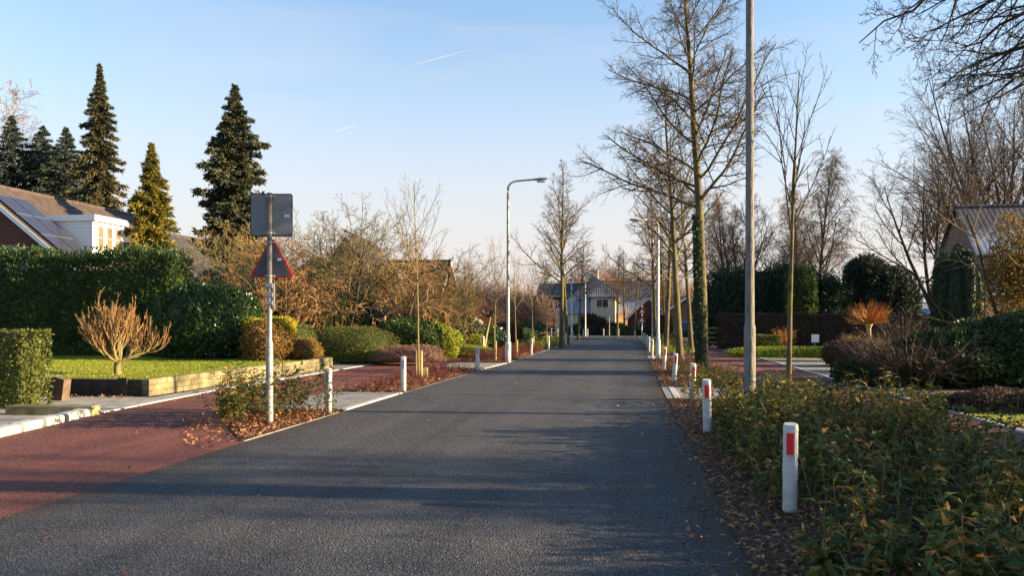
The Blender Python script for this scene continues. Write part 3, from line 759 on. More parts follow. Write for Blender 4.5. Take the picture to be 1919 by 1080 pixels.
def make_lamp(H, arm, mat, name='street_lamp', r0=.075, r1=.045, sheath=None, base_h=1.1, rise=.3):
    root = thing(name, 'x', 'street lamp')
    mb = MB(); mb.tube([(0, 0, -.05), (0, 0, base_h), (0, 0, base_h + .06), (0, 0, H * .5), (0, 0, H - .55)], [r0, r0, r0 * .82, (r0 + r1) / 2 * .85, r1], 14, cap=False)
    mb.build('pole', mat, root, smooth=True)
    p = [(0, 0, H - .56), (.0, 0, H - .4)]
    for a in np.linspace(0, 1, 8)[1:]: p.append((.42 * (1 - math.cos(a * 1.4)), 0, H - .4 + .32 * math.sin(a * 1.4)))
    p.append((arm - .55, 0, H - .4 + rise + .07)); ob = MB(); ob.tube(p, np.linspace(r1, r1 * .7, len(p)), 10)
    ob.build('arm', mat, root, smooth=True)
    hb = MB(); prof = section(1, 1, 12, 2.6); st = [(arm - .6, .05, .05), (arm - .5, .1, .06), (arm - .3, .13, .085), (arm - .1, .115, .07), (arm, .05, .03), (arm + .01, .002, .002)]
    rings = [np.stack([np.full(12, xx), prof[:, 0] * wy * 2, H - .4 + rise + .07 + (xx - arm + .6) * .06 + prof[:, 1] * hz * 1.3], 1) for xx, wy, hz in st]
    n = 12; hb.add(np.concatenate(rings), [(i * n + j, (i + 1) * n + j, (i + 1) * n + (j + 1) % n, i * n + (j + 1) % n) for i in range(len(st) - 1) for j in range(n)])
    hd = hb.build('lamp_head', M['lampgrey'], root, smooth=True)
    g = MB(); g.bbox(arm - .42, arm - .12, -.07, .07, H - .4 + rise - .035, H - .4 + rise + .02, .01); g.build('lens', M['sticker'], hd)
    if sheath:
        s = MB(); s.lathe([(r0 + .03, -.02), (r0 + .03, .78), (r0 + .02, .81), (r0, .82)], 16); s.build('sheath', M['plastic'], root)
        s = MB(); s.bbox(-.035, .035, -r0 - .045, -r0 - .02, .52, .72, .004); s.build('reflector', M[sheath], root)
    return root
l1 = make_lamp(7.15, 1.55, M['lampgrey'], r0=.085, r1=.05, sheath='reflg')
x, y = W(952, 29.0); l1.location = (x, y, 0); l1.rotation_euler[2] = PSI; l1['label'] = 'tall curved street lamp on the left verge, in full view against the sky'
l2 = make_lamp(7.75, 1.6, M['lampold'], r0=.095, r1=.062, base_h=1.5)
x, y = W(1405, 12.6); l2.location = (x, y, 0); l2.rotation_euler[2] = R(180) + .1; l2['label'] = 'tallest street lamp on the right, its grey pole rising out of the leafy bed'
l3 = make_lamp(6.1, 1.25, M['lampwhite'], r0=.07, r1=.05, sheath='refl', rise=.2)
x, y = W(1233.5, 32.2); l3.location = (x, y, 0); l3.rotation_euler[2] = R(180) + PSI; l3['label'] = 'pale street lamp with its arm to the left, left of the two mossy trunks'
l4 = make_lamp(6.6, 1.0, M['lampwhite'], r0=.08, r1=.06); x, y = W(1071, 66); l4.location = (x, y, 0); l4['label'] = 'far white lamp post right behind the second mossy tree on the left'
for px, d, rz, lb, s in ((1097, 80, 0, 'farthest white lamp post in front of the cream house roof', 1.0), (1223, 48, 3.1, 'far white lamp pole close to the left of the pale lamp', .8), (1142, 84, 0, 'thin white pole right of the cream house window', .35)):
    x, y = W(px, d); dup(l4, (x, y, 0), rz, lb, 'far white lamp posts', s)

# road signs seen from behind
sg = thing('sign_post', 'grey pole with square and triangular road signs seen from behind', 'road sign', (*W(505, 11.6), 0), PSI)
mb = MB(); mb.tube([(0, 0, -.05), (0, 0, 1.25), (0, 0, 1.33), (0, 0, 3.6)], [.055, .055, .038, .038], 14)
mb.build('pole', M['steel'], sg, smooth=True)
def platerot(poly, y, th, mb): # poly in x,z
    n = len(poly); V = [(a, y, b) for a, b in poly] + [(a, y + th, b) for a, b in poly]
    bm = bmesh.new(); vs = [bm.verts.new(v) for v in V]
    bm.faces.new(vs[:n][::-1]); bm.faces.new(vs[n:])
    for i in range(n): bm.faces.new((vs[i], vs[(i + 1) % n], vs[n + (i + 1) % n], vs[n + i]))
    bmesh.ops.triangulate(bm, faces=[f for f in bm.faces if len(f.verts) > 4]); bm.verts.index_update(); bm.normal_update(); mb.addbm(bm)
def rrect(x0, x1, z0, z1, r, k=5):
    out = []
    for cx, cz, a in ((x1 - r, z0 + r, -90), (x1 - r, z1 - r, 0), (x0 + r, z1 - r, 90), (x0 + r, z0 + r, 180)):
        out += [(cx + r * math.cos(R(a + 90 * i / k)), cz + r * math.sin(R(a + 90 * i / k))) for i in range(k + 1)]
    return out
def rtri(cx, z0, w_, h_, r):
    P = [(cx - w_ / 2, z0), (cx + w_ / 2, z0), (cx, z0 + h_)]; out = []
    C = [(cx - w_ / 2 + r * 1.73, z0 + r), (cx + w_ / 2 - r * 1.73, z0 + r), (cx, z0 + h_ - 2 * r)]
    for (ax, az), a0 in zip(C, (150, 270, 30)):
        out += [(ax + r * math.cos(R(a0 + 120 * i / 6)), az + r * math.sin(R(a0 + 120 * i / 6))) for i in range(7)]
    return out
d = 11.6; zt, zb = ZP(362, d), ZP(443, d)
mb = MB(); platerot(rrect(-.315, .345, zb, zt, .04), .045, .012, mb); mb.build('plate_rim', M['rim'], sg)
mb = MB(); platerot(rrect(-.297, .327, zb + .018, zt - .018, .028), .038, .006, mb); sp = mb.build('square_plate', M['signback'], sg)
mb = MB(); mb.box(.22, .3, .034, .037, zt - .37, zt - .33); mb.build('sticker', M['sticker'], sp)
z0, z1 = ZP(521, d), ZP(443, d) + .01
mb = MB(); platerot(rtri(.02, z0, .72, z1 - z0, .045), .045, .02, mb); mb.build('triangle_rim', M['redrim'], sg)
mb = MB(); platerot(rtri(.02, z0 + .028, .61, z1 - z0 - .085, .03), .039, .005, mb); tp = mb.build('triangle_plate', M['signback2'], sg)
mb = MB(); mb.box(.11, .18, .034, .037, z0 + .27, z0 + .31); mb.build('sticker', M['sticker'], tp)
for zz in (zt - .05, zb + .05, z1 - .1, z0 + .03):
    mb = MB(); mb.bbox(-.075, .075, -.005, .04, zz - .016, zz + .016, .004); mb.lathe([(.05, zz - .016), (.05, zz + .016)], 14); mb.build('clamp', M['steel'], sg)
for zz in (2.12, 1.98, 1.85):
    mb = MB(); mb.bbox(-.06, .062, -.05, .05, zz, zz + .07, .01); mb.build('band', M['steel'], sg)
mb = MB(); mb.bbox(.035, .08, -.03, .03, 1.8, 2.2, .01); mb.build('number_plate', M['signback'], sg)
# far warning signs
x, y = W(1203, 60); fs = thing('warning_sign', 'far pole with two small red triangle signs near the brick gable', 'road sign', (x, y, 0))
mb = MB(); mb.tube([(0, 0, 0), (0, 0, 2.9)], .04, 8); mb.build('pole', M['lampwhite'], fs)
for zz in (2.2, 1.5):
    mb = MB(); platerot(rtri(0, zz, .7, .6, .04), -.06, .01, mb); mb.build('triangle_rim', M['redrim'], fs)
    mb = MB(); platerot(rtri(0, zz + .09, .38, .33, .03), -.066, .005, mb); mb.build('triangle_face', M['white'], fs)
# small garden sign on the right lawn
x, y = W(1527, 39.5); gs = thing('garden_sign', 'small white notice board on a wooden post on the right lawn', 'sign', (x, y, 0), PSI)
mb = MB(); mb.bbox(-.05, .05, -.04, .04, 0, .8, .008); mb.build('post', M['sleeper'], gs)
mb = MB(); mb.bbox(-.2, .2, -.07, -.045, .5, .92, .006); mb.build('board', M['white'], gs)
for i, px in enumerate((1545, 1557)):
    x, y = W(px, 34); mb = MB(); mb.bbox(-.05, .05, -.05, .05, 0, .62, .01)
    tag(mb.build('wooden_post', M['stump'], loc=(x, y, 0)), ['short wooden post left of the dark creeping shrub', 'short wooden post touching the dark creeping shrub'][i], 'post', 'short posts by the gravel')

# ================================================================== HOUSES
def gable(name, label, loc, rz, a, L, ze, zr, wallm, roofm, over=.35, th=.12, ov=.35, hip=0.0, wins=(), chim=None, verge='white', eaveclip=0.0):
    """ridge along local y from 0 to L; half width a"""
    root = thing(name, label, 'house', (*loc, 0), rz)
    bm = bmesh.new(); pts = [(-a, 0, 0), (a, 0, 0), (a, 0, ze), (0, 0, zr - .05), (-a, 0, ze)]
    if hip: pts[3] = (0, hip, zr - .05)
    f = [bm.verts.new(p) for p in pts]; b = [bm.verts.new((p[0], L if p is not pts[3] else L - hip, p[2])) for p in pts]
    if not hip: bm.faces.new(f); bm.faces.new(b[::-1])
    else: bm.faces.new((f[0], f[1], f[2], f[4])); bm.faces.new((b[4], b[2], b[1], b[0]))
    for i in (1, 4): bm.faces.new((f[i], b[i], b[(i + 1) % 5], f[(i + 1) % 5]))
    bm.verts.index_update(); mb = MB(); mb.addbm(bm); mb.build('wall', wallm, root)
    sl_ = (zr - ze) / a; xo = a + over; zo = ze - sl_ * over; mb = MB()
    for s in (-1, 1):
        y0, y1 = (-ov, L + ov)
        h0, h1 = (y0 + hip, y1 - hip) if hip else (y0, y1)
        V = [(0, h0, zr), (s * xo, y0, zo), (s * xo, y1, zo), (0, h1, zr)]; V2 = [(x_, y_, z_ + th) for x_, y_, z_ in V]
        mb.add(V + V2, [(0, 1, 2, 3), (4, 7, 6, 5), (0, 4, 5, 1), (1, 5, 6, 2), (2, 6, 7, 3)])
    if hip:
        for y0, h0 in ((-ov, -ov + hip), (L + ov, L + ov - hip)):
            mb.add([(-xo, y0, zo + th), (xo, y0, zo + th), (0, h0, zr + th), (-xo, y0, zo), (xo, y0, zo), (0, h0, zr)], [(0, 1, 2)]); mb.add([(-xo, y0, zo + th), (xo, y0, zo + th), (xo, y0, zo), (-xo, y0, zo)], [(0, 1, 2, 3)])
    rf = mb.build('roof', roofm, root)
    mb = MB(); mb.tube([(0, (hip or 0) - ov, zr + th), (0, L + ov - (hip or 0), zr + th)], .1, 8); mb.build('ridge_tiles', roofm, rf)
    if verge and not hip:
        for s in (-1, 1):
            mb = MB(); yy = -ov - .03
            V = [(0, yy, zr + th * .5), (s * xo, yy, zo + th * .5), (s * xo, yy, zo - .2), (0, yy, zr - .22)]
            V = V + [(x_, y_ + .028, z_) for x_, y_, z_ in V]
            mb.add(V, [(0, 1, 2, 3), (4, 7, 6, 5), (0, 4, 5, 1), (1, 5, 6, 2), (2, 6, 7, 3), (3, 7, 4, 0)]); mb.build('verge_board', M[verge], root)
    for s in (-1, 1):
        mb = MB(); mb.tube([(s * (xo + .05), -ov, zo + .02), (s * (xo + .05), L + ov, zo + .02)], .06, 8); mb.build('gutter', M['lampgrey'], root)
    for (face, u, z, ww, hh) in wins: window(root, face, u, z, ww, hh, a, L)
    if chim:
        cx, cy, cw, ct = chim; mb = MB(); mb.box(cx - cw, cx + cw, cy - cw, cy + cw, zr - 1.2, ct); mb.box(cx - cw - .05, cx + cw + .05, cy - cw - .05, cy + cw + .05, ct + .002, ct + .12); mb.build('chimney', wallm, rf)
    return root
def window(root, face, u, z, ww, hh, a, L, glass='glass', mull=1, fm='white'):
    fr = MB(); gl_ = MB(); e = .07
    def bx(m, u0, u1, z0, z1, o0, o1):
        if face == 'f': m.box(u0, u1, -o1, -o0, z0, z1)
        elif face == 'r': m.box(a + o0, a + o1, u0, u1, z0, z1)
        else: m.box(-a - o1, -a - o0, u0, u1, z0, z1)
    bx(fr, u - ww / 2, u + ww / 2, z, z + e, .005, .07); bx(fr, u - ww / 2, u + ww / 2, z + hh - e, z + hh, .005, .07)
    bx(fr, u - ww / 2, u - ww / 2 + e, z + e, z + hh - e, .005, .07); bx(fr, u + ww / 2 - e, u + ww / 2, z + e, z + hh - e, .005, .07)
    for k in range(mull):
        c = u - ww / 2 + ww * (k + 1) / (mull + 1); bx(fr, c - e * .4, c + e * .4, z + e, z + hh - e, .005, .065)
    f = fr.build('window', M[fm], root)
    bx(gl_, u - ww / 2 + e * .5, u + ww / 2 - e * .5, z + e * .5, z + hh - e * .5, .008, .03); gl_.build('pane', M[glass], f)

# --- left house with solar panels and a white dormer
HX, HYy = -32.0, 32.6
h = gable('brick_house', 'red brick house with solar panels and a white dormer above the tall laurel hedge', (HX, HYy), 0, 6.6, 12.4, 3.35, 8.45, M['brick_red'], M['tile_brown'], ov=.25, wins=[('f', 2.0, 3.3, 1.7, 1.95)])
slp = (8.45 - 3.35) / 6.6; ca = math.cos(math.atan(slp)); sa = math.sin(math.atan(slp))
def onroof(s, y, off):  # s metres down the slope
    return (s * ca + off * sa, y, 8.57 - s * sa + off * ca)
for r_ in range(3):
    for c_ in range(2):
        s0, s1 = 1.15 + r_ * 1.72, 1.15 + r_ * 1.72 + 1.68; y0, y1 = .25 + c_ * 1.06 - .35, .25 + c_ * 1.06 + .66
        mb = MB(); A = [onroof(s0, y0, .08), onroof(s1, y0, .08), onroof(s1, y1, .08), onroof(s0, y1, .08)]; Bq = [onroof(s0, y0, .12), onroof(s1, y0, .12), onroof(s1, y1, .12), onroof(s0, y1, .12)]
        mb.add(A + Bq, [(0, 3, 2, 1), (4, 5, 6, 7), (0, 1, 5, 4), (1, 2, 6, 5), (2, 3, 7, 6), (3, 0, 4, 7)]); p = mb.build('solar_panel', M['solar'], h)
        mb = MB()
        for (sa_, sb_) in ((s0, s0 + .03), (s1 - .03, s1)):
            q = [onroof(sa_, y0, .123), onroof(sb_, y0, .123), onroof(sb_, y1, .123), onroof(sa_, y1, .123)]; mb.add(q, [(0, 1, 2, 3)])
        mb.build('panel_edge', M['alu'], p)
M['winframe'] = flat('window_frame_cream', (.5, .46, .36), .5, .1)
# dormer
dx, dy0, dy1, dzt, dzb = 4.5, 2.35, 4.75, 7.15, 5.1
dr = MB(); zbk = lambda x_: 8.57 - slp * x_
bm = bmesh.new()
xb = (8.57 - (dzt - .3)) / slp
pr_ = [(dx, dzb - .1), (dx, dzt - .32), (xb, dzt - .32)]
vs0 = [bm.verts.new((a_, dy0, b_)) for a_, b_ in pr_]; vs1 = [bm.verts.new((a_, dy1, b_)) for a_, b_ in pr_]
bm.faces.new(vs0); bm.faces.new(vs1[::-1]); bm.faces.new((vs0[0], vs1[0], vs1[1], vs0[1])); bm.verts.index_update()
dr.addbm(bm)
def siding():
    k = NT('white_siding'); s = k.n('ShaderNodeSeparateXYZ'); k.l(k.co(), s.inputs[0])
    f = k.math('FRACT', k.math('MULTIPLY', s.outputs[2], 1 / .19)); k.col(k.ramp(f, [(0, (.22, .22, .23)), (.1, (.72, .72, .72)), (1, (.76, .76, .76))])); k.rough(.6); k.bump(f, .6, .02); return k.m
M['siding'] = siding()
dm = dr.build('dormer', M['siding'], h)
mb = MB(); mb.bbox(1.2, dx + .25, dy0 - .12, dy1 + .12, dzt - .31, dzt, .01); mb.build('fascia', M['white'], dm)
mb = MB(); mb.box(dx + .002, dx + .04, dy0 + .02, dy1 - .02, dzb, dzt - .33); mb.build('front_panel', M['white'], dm)
for k_ in range(3):
    y0 = dy0 + .28 + k_ * .68; f = MB(); z0, z1 = dzb + .25, dzt - .5
    for (a0, a1, b0, b1) in ((y0, y0 + .5, z0, z0 + .06), (y0, y0 + .5, z1 - .06, z1), (y0, y0 + .06, z0 + .06, z1 - .06), (y0 + .44, y0 + .5, z0 + .06, z1 - .06), (y0 + .06, y0 + .44, (z0 + z1) / 2 - .02, (z0 + z1) / 2 + .02)): f.box(dx + .042, dx + .085, a0, a1, b0, b1)
    fo = f.build('window', M['winframe'], dm); g_ = MB(); g_.box(dx + .041, dx + .06, y0 + .04, y0 + .46, z0 + .04, z1 - .04); g_.build('pane', M['curtain'], fo)
# dark gutter strip beside the dormer cheek
mb = MB(); A = [onroof(2.0, dy0 - .32, .05), onroof(7.0, dy0 - .32, .05), onroof(7.0, dy0 - .14, .05), onroof(2.0, dy0 - .14, .05)]; mb.add(A, [(0, 1, 2, 3)]); mb.build('lead_flashing', M['signback2'], h)

# --- other houses on the left, behind the garden trees
x, y = W(385, 44); h2 = gable('brown_roof_house', 'house with a dark tiled roof and white gutter board behind the bare trees', (x - 2.0, y - 1.5), 0, 3.6, 10, 3.2, 6.6, M['brick_brown'], M['tile_dark'], ov=.3, wins=[('r', 3, .9, 1.6, 1.2)])
mb = MB(); mb.box(3.6 + .36, 3.6 + .42, -.3, 10.3, 2.65, 2.96); mb.build('gutter_board', M['white'], h2)
x, y = W(672, 46); h3 = gable('orange_brick_house', 'tall orange brick gable house behind the bare garden trees', (x - 1.2, y + 1), .12, 2.6, 9, 3.6, 7.2, M['brick_orange'], M['tile_dark'], ov=.2, wins=[('r', 2.5, 3.3, 1.1, 1.2), ('r', 5.5, .8, 1.5, 1.4), ('f', .3, 3.2, .9, 1.2)])
x, y = W(770, 56); h4 = gable('dark_roofed_house', 'house under a long dark roof with a white pointed gable, beyond the garden trees', (x + 2.8, y), 1.62, 4.6, 8.2, 2.9, 6.0, M['brick_brown'], M['tile_dark'], ov=.3, wins=[('l', 4.5, .9, 1.4, 1.3)], chim=(0, 6.5, .35, 6.9))
bm = bmesh.new()
f = [bm.verts.new(p) for p in ((-.62, 0, 1.9), (.62, 0, 1.9), (.62, 0, 2.6), (0, 0, 5.0), (-.62, 0, 2.6))]; b = [bm.verts.new((v.co.x, 1.8, v.co.z)) for v in f]
bm.faces.new(f); bm.faces.new(b[::-1])
for i in range(5): bm.faces.new((f[i], b[i], b[(i + 1) % 5], f[(i + 1) % 5]))
bm.verts.index_update(); mb = MB(); mb.addbm(bm); x, y = W(742, 47)
o = mb.build('white_gable_porch', M['white'], loc=(x, y, 0), rz=PSI); tag(o, 'narrow white pointed gable between bare trees, left of the staked young tree', 'gable')
mb = MB(); mb.box(-.18, .18, -.04, -.003, 2.1, 3.0); mb.build('window', M['glass'], o)

# --- far houses at the end of the road
x, y = W(1112, 96)
h5 = gable('cream_house', 'cream house with a frosted dark hipped roof facing the end of the road', (x, y), 0, 4.9, 7.5, 2.9, 7.6, M['cream'], M['tile_frost2'], hip=2.6, ov=.3, verge=None, chim=(0, 3.0, .5, 8.3))
# cross wing with a window facing us
x, y = W(1130, 92.5); wg = gable('cream_wing', 'cream wing with a wide white window under a small hipped roof', (x, y), 0, 1.5, 4, 4.9, 6.4, M['cream'], M['tile_frost2'], hip=1.4, ov=.25, verge=None, wins=[('f', -.1, 3.3, 1.6, 1.1), ('f', -.8, .3, .8, 1.9)])
wg['category'] = 'house'
x, y = W(1182, 99); h6 = gable('brown_roof_cottage', 'broad house with a deep frosted slate roof right of the cream house', (x + 3.0, y + 3), R(90), 4.8, 6.2, 2.3, 7.0, M['brick_brown'], M['tile_frost2'], ov=.3, verge='white', wins=[('l', 2.4, .6, 1.1, 1.4), ('l', 5.5, .6, 1.1, 1.4)])
x, y = W(1204, 86); h7 = gable('brick_gable_house', 'small brick gable house with white roof edges at the far right of the road', (x + .7, y), 0, 2.4, 6, 2.1, 4.4, M['brick_red'], M['tile_red'], ov=.3, wins=[('f', -.8, .7, .7, 1.1), ('f', 1.1, .7, .6, 1.3)])
x, y = W(1268, 84); h8 = gable('low_white_edged_house', 'low brick house with wide white eaves behind the two mossy trunks', (x + 1, y), 0, 3.6, 7, 1.9, 4.3, M['brick_brown'], M['tile_red'], ov=.3, wins=[('f', -1.6, .8, 1.0, 1.0), ('f', 1.0, .2, 1.0, 1.8)])
x, y = W(1100, 101); h9 = gable('long_brick_house', 'long two storey dark brick house far left at the end of the road', (x, y), R(90), 3.6, 6.2, 5.0, 6.6, M['brick_red'], M['tile_dark'], ov=.3, verge=None, wins=[('l', 1.5, 3.2, 1.2, 1.2), ('l', 4.2, 3.2, 1.2, 1.2), ('l', 1.8, .7, 1.4, 1.4), ('l', 4.6, .7, 1.8, 1.5)])
x, y = W(1000, 104); h10 = gable('small_far_house', 'small pale house behind reddish twigs at the far left', (x, y), R(90), 3.5, 5, 2.7, 5.0, M['brick_orange'], M['tile_red'], verge=None, wins=[('l', 1.4, .7, 1.3, 1.3), ('l', 3.4, .7, .9, 1.8)])
# --- house on the right
x, y = W(1832, 40.0)
h11 = gable('right_brick_house', 'brown brick house with a frost covered tiled roof behind the right shrubs', (x + 10.0, y + 2.45), R(90), 2.45, 10.0, 5.46, 8.0, M['brick_brown'], M['tile_frost'], ov=.2, over=.3, wins=[('l', 5.2, 3.0, 1.5, 1.2)], chim=None)
lean = MB(); x2, y2 = W(1826, 37)
V = [(0, 0, 2.85), (3.6, 0, 2.85), (3.6, 2, 4.0), (0, 2, 4.0)]
LT = thing('side_annex', 'low annex with a frosted lean-to roof beside the dark yew column', 'annex', (x2, y2, 0), PSI)
mb = MB(); mb.prism([(.1, .3), (3.5, .3), (3.5, 2.6), (.1, 2.6)], 0, 2.75); mb.build('wall', M['brick_brown'], LT)
mb = MB(); mb.add([(0, 0, 2.6), (3.7, 0, 3.75), (3.7, 2.6, 3.75), (0, 2.6, 2.6), (0, 0, 2.75), (3.7, 0, 3.9), (3.7, 2.6, 3.9), (0, 2.6, 2.75)], [(0, 3, 2, 1), (4, 5, 6, 7), (0, 1, 5, 4), (1, 2, 6, 5), (2, 3, 7, 6), (3, 0, 4, 7)]); mb.build('roof', M['tile_frost2'], LT)
mb = MB(); mb.add([(0, -.03, 2.5), (3.7, -.03, 3.65), (3.7, -.03, 3.85), (0, -.03, 2.7), (0, -.003, 2.5), (3.7, -.003, 3.65), (3.7, -.003, 3.85), (0, -.003, 2.7)], [(0, 1, 2, 3), (4, 7, 6, 5), (0, 4, 5, 1), (3, 2, 6, 7)]); mb.build('verge_board', M['white'], LT)
# small far roofs
x, y = W(1735, 62); gable('far_shed', 'small grey shed roof seen over the brown hedge on the right', (x, y), R(90), 2.2, 3.5, 2.0, 3.0, M['brick_brown'], M['tile_frost2'], verge=None)

# --- car far right
def make_car(loc, rz):
    c = thing('parked_car', 'dark car parked beside the low house behind the mossy trunks', 'car', loc, rz)
    prof = [(-2.1, .35), (-2.1, .85), (-1.9, 1.0), (-1.55, 1.5), (-1.2, 1.62), (.2, 1.62), (.55, 1.52), (1.05, 1.05), (1.9, .92), (2.1, .7), (2.1, .35)]
    bm = bmesh.new(); A = [bm.verts.new((x_, -.85 + (.12 if z_ > 1.1 else 0), z_)) for x_, z_ in prof]; B = [bm.verts.new((x_, .85 - (.12 if z_ > 1.1 else 0), z_)) for x_, z_ in prof]
    n = len(prof); bm.faces.new(A[::-1]); bm.faces.new(B)
    for i in range(n): bm.faces.new((A[i], A[(i + 1) % n], B[(i + 1) % n], B[i]))
    bmesh.ops.bevel(bm, geom=bm.edges[:], offset=.04, segments=2, affect='EDGES'); bm.verts.index_update()
    mb = MB(); mb.addbm(bm); mb.build('body', M['black'], c, smooth=False)
    for s in (-1, 1):
        for xx in (-1.35, 1.35):
            mb = MB(); P = np.array([(xx, s * .72, .33), (xx, s * .9, .33)]); mb.tube(P, .33, 18); wl = mb.build('wheel', M['rubber'], c)
            mb = MB(); mb.tube(np.array([(xx, s * .9, .33), (xx, s * .915, .33)]), .2, 14); mb.build('rim', M['alu'], wl)
        mb = MB(); V = [(-1.45, s * .79, 1.05), (.9, s * .79, 1.05), (.45, s * .76, 1.48), (-1.3, s * .76, 1.48)]; V = [(a_, b_ + s * .02, c_) for a_, b_, c_ in V]; mb.add(V, [(0, 1, 2, 3)]); mb.build('side_window', M['glass'], c)
    mb = MB(); mb.add([(1.06, -.7, 1.06), (1.06, .7, 1.06), (.58, .64, 1.53), (.58, -.64, 1.53)], [(0, 1, 2, 3)]); mb.v[0][:, 0] += .03; mb.build('windscreen', M['glass'], c)
    for s in (-1, 1): mb = MB(); mb.bbox(2.08, 2.13, s * .6 - .16, s * .6 + .16, .66, .8, .02); mb.build('headlight', M['sticker'], c)
    return c
x, y = W(1286, 60); make_car((x, y, 0), R(-100))

# ================================================================== VEGETATION
def plant(name, label, cat, loc, trmb, crmb, trm, crm, rz=0, group=None, tn='trunk', cn='crown', smooth=True):
    r = thing(name, label, cat, (loc[0], loc[1], loc[2] if len(loc) > 2 else 0), rz, group)
    if trmb is not None: trmb.build(tn, trm, r, smooth=smooth)
    if crmb is not None: crmb.build(cn, crm, r, smooth=False)
    return r
def single(mb, name, mat, label, cat, loc, rz=0, group=None):
    return tag(mb.build(name, mat, loc=loc if len(loc) == 3 else (*loc, 0), rz=rz), label, cat, group)
S1 = lambda H, r, lean=(0, 0, 1): ([(0, 0, -.1)], [lean], [H], [r])
rg = lambda s: np.random.default_rng(s)

# --- big ivy clad street tree and its neighbours on the right
r = rg(11)
lv = [(34, .35, .985, 56, 34, .3, .1, .42, 9, .085, .0, 6, 0), (14, .12, .97, 52, 40, .46, .16, .55, 6, .14, .015, 4, .25), (10, .1, .95, 50, 40, .5, .25, .6, 5, .17, .0, 3, .2), (4, .1, .9, 50, 40, .5, .3, .7, 3, .18, .0, 3, 0)]
tr, cr, _ = tree(r, S1(14.5, .18, (.01, 0, 1)), (18, .014, .0, .12, 14), lv, .0045, 2, 1.35)
x, y = W(1317, 23.6)
T1 = plant('street_tree', 'tallest bare street tree on the right, its trunk wrapped in ivy', 'tree', (x, y), tr, cr, M['bark'], M['twig'], .7, 'bare street trees along the verge')
iv = MB(); n = 2100; rr = rg(5); t = rr.random(n) ** 1.1 * 5.0; a = rr.normal(-2.6, .75, n); rad = .185 - .012 * t
P = np.stack([np.cos(a) * rad - .03 * t, np.sin(a) * rad, t], 1); O = np.stack([np.cos(a), np.sin(a), np.zeros(n)], 1)
leaves(iv, rr, P, nrm(O * .7 + np.array([0, 0, -.6]) + rr.normal(size=(n, 3)) * .4), O, .09 * rr.uniform(.6, 1.2, n), .075, .2)
iv.build('ivy', M['ivy'], T1).rotation_euler[2] = -.7
r = rg(12)
lv2 = [(24, .36, .98, 55, 25, .34, .08, .5, 8, .09, .02, 5, 0), (9, .12, .97, 52, 40, .48, .16, .55, 6, .14, .01, 4, .2), (7, .1, .95, 50, 40, .5, .25, .6, 4, .17, .0, 3, 0), (3, .1, .9, 50, 40, .5, .3, .7, 3, .18, 0, 3, 0)]
tr, cr, _ = tree(r, S1(10.8, .15, (-.06, 0, 1)), (16, .02, .012, .12, 12), lv2, .005, 2, 1.3)
x, y = W(1275, 28.5)
T2 = plant('street_tree', 'mossy bare street tree just left of the ivy clad one', 'tree', (x, y), tr, cr, M['bark'], M['twig'], 0, 'bare street trees along the verge')
g_ = 'bare street trees along the verge'
for px, d, rz, s, lb in ((1247, 37, 2.9, .92, 'slim bare street tree between the pale lamp and the mossy trunk'), (1296, 39, .4, .9, 'bare street tree seen between the mossy trunk and the ivy clad trunk'), (1228, 47, 1.7, .95, 'bare street tree right behind the pale lamp with its arm to the left'), (1052, 45, 2.4, 1.0, 'first big mossy street tree on the left verge far down the road'), (1064, 52, .9, .98, 'second mossy street tree on the left verge, close behind the first'),
                         (1083, 64, 3.6, .78, 'third slimmer street tree on the left verge before the frosted roofs'), (1157, 83, 5, .9, 'bare tree left of three standing before the brown hedge at the road end'), (1170, 86, 2, .88, 'bare tree in the middle of three at the road end'), (1189, 84, 4, .86, 'bare tree right of three at the road end'),
                         (1247, 74, 1.0, .9, 'far bare tree between the pale lamp and the mossy trunks'), (1128, 125, 3.3, 1.15, 'tall bare tree rising behind the cream house chimney'), (1098, 118, .3, 1.1, 'tall bare tree behind the left end of the cream house roof'), (1020, 112, 5.2, 1.0, 'bare tree above the long brick house')):
    x, y = W(px, d); dup(T2, (x, y, 0), rz, lb, g_, s)

# young whip-like trees with stakes
def young(seed, H, r0, px, d, label, mat='twig_olive', spread=1.0, low=.45, K=16, stake=True, tip=False):
    r = rg(seed); lv = [(K, low, .95, 38 * spread, 20, .42, .12, .6, 7, .06, .05, 4, 0), (6, .2, .95, 38, 28, .4, .2, .7, 5, .1, .05, 3, 0), (2, .3, .9, 40, 35, .4, .3, .8, 3, .1, .02, 3, 0)]
    tr, cr, _ = tree(r, S1(H, r0), (14, .012, 0, .15, 8), lv, .0045, 1)
    x, y = W(px, d); t = plant('young_tree', label, 'tree', (x, y), tr, cr, M[mat], M[mat if mat != 'bark' else 'twig'], r.random() * 6, 'young staked trees on the verges')
    return t
yt = young(21, 5.6, .042, 785, 21.5, 'nearest young bare tree on the left median, with a top tuft and long side whips', spread=1.15)
y2_ = young(22, 4.9, .04, 927, 30.5, 'young bare tree on the left median just left of the tall lamp')
y3_ = young(23, 6.9, .062, 1478, 15.6, 'dark young tree standing in the right leafy bed, right of the grey lamp post', 'bark', .62, .45, 13)
for px, d, rz, s, lb in ((967, 34, 1, .95, 'young bare tree on the left median just right of the tall lamp'), (998, 41, 2, .95, 'young bare tree behind the leaning white post'), (1024, 47, 3, 1, 'young bare tree left of the first big mossy tree')):
    x, y = W(px, d); dup(y2_, (x, y, 0), rz, lb, 'young staked trees on the verges', s)
for px, d, s, rz, lb in ((1250, 47, 1.05, 1, 'thin far young tree left of the mossy trunk on the right'), (1262, 56, 1.1, 4, 'farther thin young tree close to the mossy trunk on the right')):
    x, y = W(px, d); dup(y2_, (x, y, 0), rz, lb, 'young staked trees on the verges', s)
